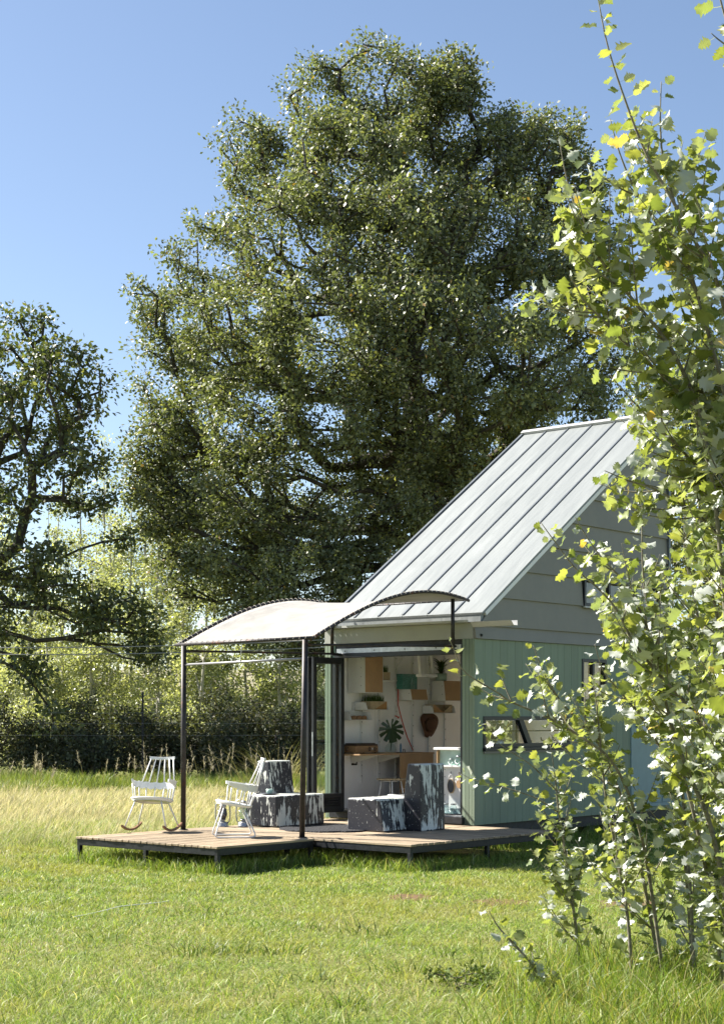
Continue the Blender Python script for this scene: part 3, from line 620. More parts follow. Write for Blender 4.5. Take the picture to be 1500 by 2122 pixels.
# cord, conduit and hook
M_RED = mat('red_cord', (.55, .06, .045), .5)
tag(MB().tube([W(-2.555, y_, z_) for (y_, z_) in ((1.457, 2.334), (1.485, 2.24), (1.491, 2.137), (1.491, 1.968), (1.53, 1.86), (1.592, 1.711), (1.65, 1.59), (1.717, 1.467), (1.79, 1.36), (1.852, 1.27))], .009, 6).build('red_cable', M_RED), 'thin red cord hanging down the white wall', 'cord')
t = hthing('lamp_conduit', 'white bent conduit with switch above the red cord', 'conduit', 0, 0, 0); MB().tube([(-2.56, 1.66, 2.85), (-2.56, 1.65, 2.714), (-2.56, 1.49, 2.56), (-2.56, 1.476, 2.52), (-2.56, 1.464, 2.40)], .010, 8).build('pipe', M_SHELF, t); MB().box(-2.575, -2.545, 1.445, 1.483, 2.335, 2.41).build('switch', M_SHELF, t, .004)
tag(MB().tube([W(-2.57, 1.43, 1.80), W(-2.54, 1.45, 1.79), W(-2.53, 1.47, 1.765), W(-2.54, 1.49, 1.785)], .01, 6).build('wall_hook', M_RED), 'small red hook on the wall left of the cord', 'hook')
# ladder to the loft
t = hthing('loft_ladder', 'white loft ladder hanging in the upper doorway', 'ladder', 0, 0, 0)
for (ya, yb) in ((1.06, 1.14), (1.345, 1.44)): MB().prism([(-1.86, ya-.02, 2.92), (-1.82, ya-.02, 2.92), (-1.82, yb-.02, 2.42), (-1.86, yb-.02, 2.42)], (0, .035, 0), 0).build('rail', M_SHELF, t)
MB().box(-1.90, -1.80, 1.10, 1.49, 2.375, 2.418).build('step', M_SHELF, t, .003); MB().box(-1.87, -1.82, 1.06, 1.37, 2.80, 2.83).build('step', M_SHELF, t)
# hat
t = hthing('straw_hat', 'brown wide-brimmed straw hat hanging on the wall', 'hat', LW+.03, 2.26, 1.657); M_HAT = mat('brown_straw', (.125, .06, .032), .85, var=.25, scale=60, bump=.4, bscale=160)
brim = MB(); n_ = 36; ring = []
for rr, xx in ((.0, .03), (.55, .02), (1.0, .0)):
    ring.append([(xx + (.028*math.sin(2*a_+.8) if rr == 1 else 0), rr*.20*math.cos(a_)*(1+.12*math.sin(a_*3)), rr*.215*math.sin(a_)*(1+.1*math.cos(2*a_))) for a_ in [2*math.pi*i/n_ for i in range(n_)]])
vv = [p for r_ in ring[1:] for p in r_]; brim.add(vv, [(i, (i+1) % n_, n_+(i+1) % n_, n_+i) for i in range(n_)], True)
ho = brim.build('brim', M_HAT, t); sd = ho.modifiers.new('thick', 'SOLIDIFY'); sd.thickness = .006
MB().lathe([(.112, 0), (.108, .03), (.095, .075), (.06, .1), (.0, .095)], 24).build('crown', M_HAT, t, loc=(.022, 0, 0), rot=(0, R(90), 0))
# counter with brackets, fibreboard leg, things on it
t = hthing('counter', 'long wooden wall counter on white brackets with a fibreboard end', 'counter', 0, 0, 0)
MB().box(LW+.023, -2.1, .06, 1.80, 1.225, 1.248).build('top', M_MDF, t, .003)
for yy in (.42, 1.05): MB().prism([(LW+.023, yy, 1.224), (-2.11, yy, 1.224), (-2.11, yy, 1.205), (LW+.023, yy, 1.10)], (0, .012, 0), 0).build('bracket', M_SHELF, t)
MB().box(-2.13, -2.11, 1.0, 1.79, .72, 1.224).build('front_panel', M_MDF, t, .003); MB().box(-2.13, -2.11, 1.0, 1.79, .435, .71).build('lower_panel', M_MDF, t, .003); MB().box(LW+.03, -2.131, 1.77, 1.79, .435, 1.224).build('end_panel', M_MDF, t)
M_CASE = mat('suitcase_wood', (.30, .165, .075), .55, var=.15, scale=30, stretch=(1, .3, 4)); M_DARKWOOD = mat('dark_brown_lid', (.055, .03, .018), .4, var=.2)
t = hthing('record_player', 'brown suitcase record player with patterned speaker front on the counter', 'record player', -2.42, .18, 1.249)
MB().box(-.13, .15, 0, .50, .012, .115).build('case', M_CASE, t, .008); MB().box(-.13, .15, .02, .49, .116, .135).build('lid', M_DARKWOOD, t, .006); MB().box(-.10, .12, .04, .47, .136, .15).build('turntable', M_DARKWOOD, t, .006)
MB().tube([(.0, .0, .09), (.0, -.03, .08), (.0, -.035, .05), (.0, 0, .04)], .006, 6).build('carry_handle', M_DARKWOOD, t)
for yy in (.30, .42):
    gr = MB()
    for i in range(6):
        a_ = i*math.pi/3; gr.lathe([(.011, 0), (.0, .002)], 6, (0, 0, 0)); n0 = len(gr.v)-12
        for q in range(n0, len(gr.v)): x_, y_, z_ = gr.v[q]; gr.v[q] = (.151+z_, yy+y_+.022*math.cos(a_), .065+x_+.022*math.sin(a_))
    gr.build('speaker_grille', M_RUBBER, t)
MB().tube([(.152, .345, .05), (.152, .355, .08), (.152, .365, .08), (.152, .375, .05)], .005, 6).build('emblem', M_SHELF, t)
for (xx, yy) in ((-.1, .04), (-.1, .46), (.12, .04), (.12, .46)): MB().lathe([(.012, 0), (.012, .012)], 8, (xx, yy, 0)).build('foot', M_RUBBER, t)
# monstera leaf in a bowl vase
t = hthing('monstera_vase', 'single large monstera leaf in a clear glass vase', 'plant', -2.36, 1.07, 1.249)
MB().lathe([(.0, .0), (.05, .0), (.085, .03), (.09, .07), (.06, .12), (.035, .135), (.04, .15)], 20).build('vase', GLASS_J, t)
def monstera():
    pts = []; n_ = 120
    vs_ = [(0, 0, 0)]; fs_ = []
    for i in range(n_+1):
        a_ = -math.pi*.93 + 2*math.pi*.93*i/n_
        r_ = .20*(1+.10*math.cos(a_)) * (.78+.22*math.cos(a_/2))
        slit = abs(math.sin(a_*5.5)); deep = .45 if abs(a_) > .35 and slit > .93 else (.80 if slit > .8 and abs(a_) > .3 else 1)
        r_ *= deep; vs_.append((r_*math.sin(a_)*.98, -r_*math.cos(a_)-.0, .03*math.cos(a_*2)*r_/.2))
    fs_ = [(0, i, i+1) for i in range(1, n_+1)]
    return vs_, fs_
mv, mf = monstera(); m_ = MB(); m_.add([(v_[2]+.01*math.sin(v_[0]*30), v_[0], v_[1]) for v_ in mv], mf)
lo_ = m_.build('leaf', mat('monstera_green', (.022, .05, .014), .32, var=.2, scale=20), t, loc=(.05, -.05, .36), rot=(R(8), R(-10), R(-48)))
MB().tube([(.0, .0, .03), (.01, .01, .18), (.03, -.02, .30), (.05, -.05, .35)], .007, 6).build('stalk', mat('plant_stalk', (.06, .11, .03), .5), t)
tag(MB().box(-.09, .09, -.15, .15, 0, .012).build('magazine', M_CRATE, None, 0, W(-2.28, .80, 1.2485), (0, 0, -TH)), 'thin tan magazine lying on the counter', 'magazine')
t = hthing('desk_tool', 'blue upright blade in a small wire holder on the counter', 'holder', -2.3, 1.23, 1.249); MB().prism([(0, -.012, .0), (0, .012, .0), (0, .014, .11), (0, 0, .14), (0, -.012, .12)], (.012, 0, 0), 0).build('blade', mat('bright_blue', (.05, .22, .42), .4), t); MB().tube([(0, -.05, 0), (0, .05, 0), (0, .07, .05), (0, .10, .05), (0, .11, 0)], .006, 6).build('wire', M_STEELD, t); MB().box(-.03, .03, -.06, .1, 0, .005).build('base', M_STEELD, t)
# stools
def stool(label, x, y, seat_h, rad, slats):
    t = hthing('stool', label, 'stool', x, y, .43, 0, 'stools inside the house')
    if slats:
        for i in range(6): w_ = rad*math.sqrt(max(.05, 1-((i-2.5)/3.1)**2)); MB().box(-w_, w_, (i-2.5)*.065-.028, (i-2.5)*.065+.028, seat_h-.022, seat_h).build('seat_slat', M_CRATE, t, .004)
    else: MB().lathe([(.0, seat_h-.03), (rad*.9, seat_h-.03), (rad, seat_h-.02), (rad, seat_h), (.0, seat_h)], 24).build('seat', M_SHELF, t)
    MB().lathe([(rad*.72, seat_h-.04), (rad*.78, seat_h-.04), (rad*.78, seat_h-.031), (rad*.72, seat_h-.031)], 24).build('ring', M_SHELF, t)
    for i in range(4):
        a_ = R(45+90*i); MB().tube([(rad*.72*math.cos(a_), rad*.72*math.sin(a_), seat_h-.036), (rad*1.05*math.cos(a_), rad*1.05*math.sin(a_), 0)], .010, 8).build('leg', M_SHELF, t)
stool('tall white-legged stool with slatted wooden seat at the counter', -1.93, .56, .46, .20, True)
stool('lower round white stool in front of the slatted stool', -1.52, .24, .25, .17, False)
# kitchen unit
t = hthing('kitchen_unit', 'white kitchen unit just inside the right jamb', 'cabinet', 0, 0, 0)
MB().box(-.80, -.13, .10, 2.4, 1.325, 1.36).build('worktop', M_SHELF, t, .004); MB().box(-.75, -.73, .17, 2.38, .53, 1.324).build('front', M_WHITE, t); MB().box(-.745, -.14, .17, .19, .53, 1.10).build('end_panel', M_SHELF, t)
MB().box(-.75, -.14, .11, .16, .43, .53).build('plinth', mat('pale_blue_grey', (.42, .49, .52), .5), t); MB().box(-.745, -.14, .12, .169, 1.09, 1.115).build('shelf', M_SHELF, t, .003); MB().box(-.745, -.14, .165, .2, 1.116, 1.324).build('niche_back', mat('mint_back', (.50, .66, .58), .5), t)
MB().box(-.75, -.735, .11, .169, 1.116, 1.324).build('niche_side', M_MDF, t); MB().box(-.755, -.737, .12, .169, .53, 1.089).build('edge', M_CRATE, t)
ph = MB()
for xx in (-.66, -.3):
    for zz in (.60, .70, .95, 1.05): ph.box(xx, xx+.012, .1685, .1695, zz, zz+.012)
ph.build('peg_holes', M_RUBBER, t)
def jar(label, x, y, z, s=1.):
    t = hthing('glass_jar', label, 'jar', x, y, z, 0, 'glass jars on the kitchen unit')
    MB().lathe([(.0, .004), (.038*s, .004), (.046*s, .012), (.048*s, .09*s), (.036*s, .118*s), (.035*s, .128*s)], 16).build('body', GLASS_J, t)
    MB().lathe([(.038*s, .128*s), (.039*s, .145*s), (.0, .147*s)], 16).build('lid', M_GALV, t)
    MB().tube([(-.05*s, 0, .115*s), (-.055*s, -.03*s, .06*s), (0, -.055*s, .02*s), (.055*s, -.03*s, .06*s), (.05*s, 0, .115*s)], .0025, 6).build('wire_handle', M_GALV, t)
jar('lower left glass jar at the foot of the kitchen unit', -.55, .06, .45); jar('lower right glass jar at the foot of the kitchen unit', -.42, .06, .45)
jar('small glass jar left on the upper kitchen niche', -.52, .142, 1.116, .62); jar('larger glass jar right on the upper kitchen niche', -.39, .142, 1.116, .9)
hb('jar_ledge', M_SHELF, -.73, -.26, .0, .105, .435, .449, t)
t = hthing('hanging_pan', 'dark oval pan with white loop hanging on the kitchen unit', 'pan', -.535, .15, .83)
def oval(rx, rz, y0, y1, n_=28):
    m_ = MB(); p = [(rx*math.cos(2*math.pi*i/n_), y0, rz*math.sin(2*math.pi*i/n_)) for i in range(n_)]
    return m_.prism(p, (0, y1-y0, 0), 0)
oval(.062, .10, .0, .018).build('rim', M_CRATE, t); oval(.054, .092, -.004, -.001).build('face', mat('charcoal_face', (.03, .032, .04), .4), t); MB().tube([(-.05, .0, .06), (-.025, .0, .14), (0, .0, .17), (.025, .0, .14), (.05, .0, .06)], .005, 6).build('loop', M_SHELF, t); MB().tube([(0, .0, .17), (0, .0, .2)], .006, 6).build('hook', M_STEELD, t)
t = hthing('wooden_spoon', 'wooden spoon hanging beside the dark pan', 'spoon', -.40, .15, .86); oval(.04, .055, .0, .014).build('bowl', M_MDF, t); MB().tube([(0, .007, .05), (0, .007, .16)], .006, 6).build('handle', M_MDF, t)
# seen through the side window: kettle and utensils on the worktop
t = hthing('kettle', 'shiny metal kettle seen through the side window', 'kettle', -.36, 1.0, 1.361); MB().lathe([(.0, 0), (.085, 0), (.10, .02), (.095, .08), (.06, .13), (.02, .145), (.02, .165), (.0, .17)], 20).build('body', M_GALV, t)
MB().tube([(0, -.08, .10), (0, -.08, .2), (0, -.04, .24), (0, .04, .24), (0, .08, .2), (0, .08, .10)], .01, 8).build('handle', M_RUBBER, t); MB().tube([(0, .08, .05), (0, .14, .12)], [.018, .01], 8).build('spout', M_GALV, t)
t = hthing('bottle_row', 'cluster of bottles and utensils behind the side window', 'bottles', -.36, .45, 1.361)
for i in range(9): MB().lathe([(.0, 0), (.03, 0), (.032, .12), (.012, .17), (.012, .22+.02*(i % 3))], 12, (.07*(i % 2), -.24+.085*i, 0)).build('bottle', [GLASS_J, M_RUBBER, M_CASE, M_GALV, M_RUBBER, M_MDF, GLASS_J, M_RUBBER, M_STEELD][i], t)
t = hthing('hook_rail', 'dark rail with hooks across the side window', 'rail', -.13, 0, 0); MB().tube([(0, .2, 1.585), (0, 2.28, 1.585)], .008, 8).build('bar', M_STEELD, t)
for yy in (1.45, 1.75, 2.05): MB().tube([(0, yy, 1.49), (-.01, yy+.03, 1.45), (-.01, yy+.08, 1.44)], .008, 6).build('hook', M_STEELD, t)

# ================================================================== DECK
M_PLANK = mat('deck_plank', (.28, .205, .125), .72, var=.28, scale=5, stretch=(.7, 9, 9), bump=.35, bscale=30, rnd=.22, col2=(.42, .325, .215), dirt=((.17, .125, .08), 3, .6))
M_DSTEEL = mat('deck_steel', (.022, .024, .028), .45, metal=.4, var=.3, scale=20, dirt=((.10, .10, .10), 25, .72))
def deck(label, x0, x1, y0, y1, along):
    """planks run along 'x' or 'y'; steel rim and legs below"""
    t = hthing('wooden_deck', label, 'deck', x0, y0, 0, 0, 'deck platforms'); L_, D_ = x1-x0, y1-y0
    span = D_ if along == 'x' else L_; n_ = round(span/.1075); p = span/n_; ln = L_ if along == 'x' else D_
    pm = MB().box(0, ln, .0055, p-.0055, -.026, 0); me = pm.mesh('plank'); me.materials.append(M_PLANK)
    for i in range(n_):
        dx = random.uniform(-.006, .006)
        o = share(me, 'plank', t, (dx, i*p, DECK+random.uniform(-.0015, .0015)), (0, 0, 0)) if along == 'x' else share(me, 'plank', t, ((i+1)*p, dx, DECK+random.uniform(-.0015, .0015)), (0, 0, R(90)))
        bv = o.modifiers.new('edge', 'BEVEL'); bv.width = .003; bv.segments = 1
    z1 = DECK-.028; z0 = z1-.075; q = .012
    MB().box(q, L_-q, q, q+.04, z0, z1).build('rim_beam', M_DSTEEL, t, .003); MB().box(q, L_-q, D_-q-.04, D_-q, z0, z1).build('rim_beam', M_DSTEEL, t, .003)
    MB().box(q, q+.04, q+.041, D_-q-.041, z0, z1).build('rim_beam', M_DSTEEL, t, .003); MB().box(L_-q-.04, L_-q, q+.041, D_-q-.041, z0, z1).build('rim_beam', M_DSTEEL, t, .003)
    nx_ = 2 if L_ > 2 else 1
    for i in range(nx_+1):
        for j in range(3 if D_ > 2.5 else 2):
            xx = q + (L_-2*q-.05)*i/nx_; yy = q + (D_-2*q-.05)*j/(2 if D_ > 2.5 else 1)
            MB().box(xx+.001, xx+.049, yy+.001, yy+.049, -.05, z0).build('leg', M_DSTEEL, t, .003)
    return t
random.seed(4)
deck('lower left wooden deck platform carrying the white rocking chairs', -2.50, -.04, -4.82, -3.19, 'y')
deck('main wooden deck platform before the open doorway', -2.50, 1.42, -3.18, -.12, 'x')

# ================================================================== SHADE SAIL ON STEEL POSTS
M_RUST = mat('rusty_tube', (.045, .04, .04), .5, metal=.5, var=.3, scale=12, dirt=((.16, .06, .03), 5, .56))
M_CANVAS = None
def canvas_mat():
    m, t, b = new_mat('cream_canvas'); L = t.links.new; tc = N(t, 'ShaderNodeTexCoord')
    n1 = N(t, 'ShaderNodeTexNoise'); n1.inputs['Scale'].default_value = 3; n1.inputs['Detail'].default_value = 8; L(tc.outputs['Object'], n1.inputs['Vector'])
    rp = ramp(t, [(.3, (.315, .303, .28)), (.6, (.385, .375, .352))]); L(n1.outputs['Fac'], rp.inputs[0]); L(rp.outputs[0], b.inputs['Base Color'])
    b.inputs['Roughness'].default_value = .85; b.inputs['Specular IOR Level'].default_value = .15
    tr = N(t, 'ShaderNodeBsdfTranslucent'); L(rp.outputs[0], tr.inputs[0]); mx = N(t, 'ShaderNodeMixShader'); mx.inputs[0].default_value = .22
    n2 = N(t, 'ShaderNodeTexNoise'); n2.inputs['Scale'].default_value = 3.2; n2.inputs['Detail'].default_value = 5; L(tc.outputs['Object'], n2.inputs['Vector'])
    bp = N(t, 'ShaderNodeBump'); bp.inputs['Strength'].default_value = .45; bp.inputs['Distance'].default_value = .06; L(n2.outputs['Fac'], bp.inputs['Height']); L(bp.outputs[0], b.inputs['Normal'])
    L(b.outputs[0], mx.inputs[1]); L(tr.outputs[0], mx.inputs[2]); L(mx.outputs[0], t.nodes['Material Output'].inputs[0])
    return m
can = hthing('shade_canopy', 'cream canvas shade canopy laced to bowed steel tubes over the deck', 'canopy')
XL, XR, YF = -2.46, -.13, -3.17
def arc(y): u = (y-YF)/(0-YF); return 2.715 + .715*math.sin(math.pi*u*.64)
ys = [YF + (0.02-YF)*i/22 for i in range(23)]
def side_arc(x): return [(x, y_, arc(y_)) for y_ in ys]
MB().tube(side_arc(XL), .021, 10).build('side_tube', M_RUST, can); MB().tube(side_arc(XR), .021, 10).build('side_tube', M_RUST, can)
MB().tube([(XL-.03, YF, 2.715), (XR+.03, YF, 2.735)], .021, 10).build('front_tube', M_RUST, can)
MB().tube([(XL, -.03, arc(-.03)-.004), (XR, -.03, arc(-.03)-.004)], .012, 8).build('rear_tube', M_RUST, can)
# fabric: stretched between the tubes and sagging slightly in the middle, scooped at the rear
nu, nv = 26, 30; vs_ = []
for j in range(nv+1):
    v = j/nv; 
    for i in range(nu+1):
        u = i/nu; e_ = 4*u*(1-u)
        yy = YF+.035 + (-.06-YF-.035)*v; yy -= .10*e_*(v**3)
        zz = arc(yy) - .085*e_*math.sin(math.pi*min(1, v*1.0))**.8 - .02 + .0*v
        xx = XL+.03 + (XR-XL-.06)*u
        if i in (0, nu): zz += .012
        vs_.append((xx, yy, zz))
fm = MB(); fm.add(vs_, [(j*(nu+1)+i, j*(nu+1)+i+1, (j+1)*(nu+1)+i+1, (j+1)*(nu+1)+i) for j in range(nv) for i in range(nu)], True)
fo = fm.build('canvas', canvas_mat(), can); sd = fo.modifiers.new('thick', 'SOLIDIFY'); sd.thickness = .003
lace = MB()
def loop(p, d, r=.03):
    d = Vector(d).normalized(); s_ = Vector((0, 0, 1)); p = Vector(p); lace.tube([p + d*(-r) , p + s_*r*.85 - d*r*.4, p + s_*r*.85 + d*r*.4, p + d*r*1.5 - s_*.006], .0035, 4, False)
for x_, dd in ((XL, (1, 0, 0)), (XR, (-1, 0, 0))):
    for i in range(34):
        y_ = YF+.06 + (-.1-YF)*i/33.5; loop((x_, y_, arc(y_)), dd)
for i in range(23): loop((XL+.06+(XR-XL-.12)*i/22, YF, 2.725), (0, 1, 0))
for i in range(23): loop((XL+.06+(XR-XL-.12)*i/22, -.03, arc(-.03)-.004), (0, -1, 0), .02)
lo = lace.build('lacing_cord', mat('sisal_cord', (.50, .46, .38), .8), can); lo['kind'] = 'stuff'
MB().tube([(-2.345, YF, DECK), (-2.335, YF, 2.70)], .034, 14).build('post', M_RUST, can); MB().tube([(-.285, YF+.02, DECK), (-.215, YF, 2.715)], .034, 14).build('post', M_RUST, can)
for (px_, py_) in ((-2.345, YF), (-.285, YF+.02)): MB().lathe([(.06, DECK), (.06, DECK+.008), (.036, DECK+.009)], 14, (px_, py_, 0)).build('base_plate', M_RUST, can)
MB().tube([(-2.31, YF, 2.455), (-.26, YF, 2.485)], .016, 10).build('cross_rail', mat('bare_steel_tube', (.30, .30, .31), .4, metal=.6, var=.2), can)
MB().tube([(-2.335, YF+.03, 2.635), (-2.38, -.10, 2.69)], .016, 10).build('side_rail', M_RUST, can); MB().tube([(-.22, YF+.03, 2.655), (-.26, -.10, 2.74)], .016, 10).build('side_rail', M_RUST, can)
for x_ in (-2.40, -.235):
    MB().tube([(x_, -.20, 2.70), (x_, -.20, arc(-.2)-.02)], .026, 12).build('rear_strut', M_RUST, can); MB().box(x_-.03, x_+.03, -.20, -.041, 2.665, 2.70).build('wall_bracket', M_STEELD, can)
MB().tube([(-1.28, YF, 2.72), (-1.28, YF-.005, 2.66), (-1.29, YF-.012, 2.56), (-1.295, YF-.014, 2.47)], .005, 5).build('hanging_hook', M_TRIM, can)

# ================================================================== WHITE CHAIRS
M_PLASTIC = mat('white_plastic', (.74, .74, .72), .35, var=.02, scale=3); M_ROCKER = mat('rocker_wood', (.23, .115, .06), .5, var=.2, scale=12, stretch=(.3, 4, 4))
M_CHLEG = mat('white_lacquered_tube', (.74, .74, .73), .35, var=.02)
def comb_chair(label, x, y, face, rocking):
    """chair faces local -y; back comb of spindles over a horseshoe arm band"""
    t = thing('rocking_chair' if rocking else 'white_armchair', label, 'chair', W(x, y, DECK), face, 'white spindle-back chairs')
    tilt = R(11 if rocking else 9); hip = .40
    def T(p):                       # shell points tilt back about the seat
        y_, z_ = p[1], p[2]-hip; return (p[0], y_*math.cos(tilt)+z_*math.sin(tilt), hip - y_*math.sin(tilt) + z_*math.cos(tilt)) if True else p
    ns = 28; sh = [];
    for i in range(ns):
        a_ = 2*math.pi*i/ns; cx_, sy_ = math.cos(a_), math.sin(a_)
        px_ = .262*math.copysign(abs(cx_)**.75, cx_); py_ = .225*math.copysign(abs(sy_)**.7, sy_) + .0
        sh.append((px_, py_))
    seat = MB(); top = [T((p[0], p[1], hip+.018)) for p in sh]; mid = [T((p[0]*.985, p[1]*.985, hip)) for p in sh]; bot = [T((p[0]*.86, p[1]*.86, hip-.02)) for p in sh]
    ins = [T((p[0]*.6, p[1]*.6, hip+.006)) for p in sh]
    seat.add(top+mid+bot+ins, [(i, ns+i, ns+(i+1) % ns, (i+1) % ns) for i in range(ns)] + [(ns+i, 2*ns+i, 2*ns+(i+1) % ns, ns+(i+1) % ns) for i in range(ns)] + [(3*ns+i, i, (i+1) % ns, 3*ns+(i+1) % ns) for i in range(ns)] + [tuple(2*ns+i for i in range(ns)), tuple(3*ns+i for i in range(ns))[::-1]], True)
    seat.build('seat', M_PLASTIC, t)
    # arm band: horseshoe open to the front
    def band_pt(s, z): # s from -1 (front left arm) over 0 (back) to 1
        a_ = s*R(118); return (.272*math.sin(a_)*1.0, .04+.215*math.cos(a_) if abs(a_) < R(90) else .04-.30*(abs(a_)-R(90))/R(28)*.5, z)
    bd = MB(); m_ = 44; bz0, bz1 = .575, .665; ring = []
    for i in range(m_+1):
        s = -1+2*i/m_; p = Vector(band_pt(s, 0)); q = Vector(band_pt(min(1, s+.02), 0)) - Vector(band_pt(max(-1, s-.02), 0)); nrm = Vector((q.y, -q.x, 0)).normalized()*.007
        sc = .5+.5*math.cos(s*m_*.0+ s*9*math.pi) ; lo_z = bz0 + .018*(1-sc) + (.03 if abs(s) > .86 else 0); hi_z = bz1 - .004 + (.012*(1-sc) if abs(s) < .55 else 0) - (.0 if abs(s) < .6 else .0)
        ring.append([T((p.x+nrm.x, p.y+nrm.y, lo_z)), T((p.x-nrm.x, p.y-nrm.y, lo_z)), T((p.x-nrm.x*(2.6 if abs(s) > .62 else 1), p.y-nrm.y*(2.6 if abs(s) > .62 else 1), hi_z)), T((p.x+nrm.x, p.y+nrm.y, hi_z))])
    bd.add([p for r_ in ring for p in r_], [(i*4+j, i*4+(j+1) % 4, (i+1)*4+(j+1) % 4, (i+1)*4+j) for i in range(m_) for j in range(4)] + [(0, 3, 2, 1), (m_*4, m_*4+1, m_*4+2, m_*4+3)])
    bd.build('arm_band', M_PLASTIC, t)
    for s in (-.95, -.74, -.53, -.33, -.11, .11, .33, .53, .74, .95):      # lower spindles
        p = band_pt(s, 0); k = 1.0 if abs(s) < .6 else .97; b0 = T((p[0]*.93*k, min(.2, p[1]*.93), hip+.012)); b1 = T((p[0], p[1], bz0+.03))
        MB().tube([b0, b1], .0085, 8).build('spindle', M_PLASTIC, t)
    n_ = 6
    for i in range(n_):                                                     # upper comb
        s = -.46+.92*i/(n_-1); p = band_pt(s, 0); u = -1+2*i/(n_-1)
        MB().tube([T((p[0], p[1], bz1-.02)), T((.15*u, .285-.018*u*u, .985))], .0085, 8).build('spindle', M_PLASTIC, t)
    cr = MB(); pr = []
    for i in range(17):
        u = -1+2*i/16; y_ = .287-.018*u*u; lowz = .965 + .012*abs(math.sin(u*math.pi*2.5)); fl = 1.0
        pr.append([T((.172*u, y_-.011, lowz)), T((.172*u, y_+.011, lowz)), T((.172*u, y_+.013, 1.005+.006*u*u)), T((.172*u, y_-.013, 1.005+.006*u*u))])
    cr.add([p for r_ in pr for p in r_], [(i*4+j, i*4+(j+1) % 4, (i+1)*4+(j+1) % 4, (i+1)*4+j) for i in range(16) for j in range(4)] + [(0, 3, 2, 1), (64, 65, 66, 67)])
    cr.build('crest_rail', M_PLASTIC, t, .003)
    if rocking:
        rp = lambda y_: .012 + .16*(y_-.0)**2/.36*1.35
        for sx in (-1, 1):
            for (y0, y1) in ((-.13, -.24), (.14, .22)):
                MB().tube([T((sx*.17, y0, hip-.012)), (sx*.275, y1, rp(y1)+.02)], .010, 8).build('leg', M_CHLEG, t)
            rk = MB(); rr = []
            for i in range(15):
                y_ = -.33+.66*i/14; z_ = rp(y_); rr.append([(sx*.275-.014, y_, z_), (sx*.275+.014, y_, z_), (sx*.275+.014, y_, z_+.028), (sx*.275-.014, y_, z_+.028)])
            rk.add([p for r_ in rr for p in r_], [(i*4+j, i*4+(j+1) % 4, (i+1)*4+(j+1) % 4, (i+1)*4+j) for i in range(14) for j in range(4)] + [(0, 3, 2, 1), (56, 57, 58, 59)])
            rk.build('rocker', M_ROCKER, t, .002)
    else:
        for sx in (-1, 1):
            MB().tube([T((sx*.16, -.12, hip-.012)), (sx*.235, -.235, .05), (sx*.237, -.24, .022), (sx*.238, -.215, .010), (sx*.238, .2, .010), (sx*.237, .235, .022), (sx*.235, .235, .05), T((sx*.16, .10, hip-.012))], .009, 8).build('sled_leg', M_CHLEG, t)
    return t
def world_rot(dx, dy): return math.atan2(dx, -dy)          # rotation that turns local -y to (dx, dy)
comb_chair('white rocking chair with wooden runners facing the camera', -2.40, -3.66, world_rot(-.24, -1), True)
comb_chair('white sled-legged armchair seen from the side, beside two lanterns', -1.00, -3.60, world_rot(-.985, -.17), False)

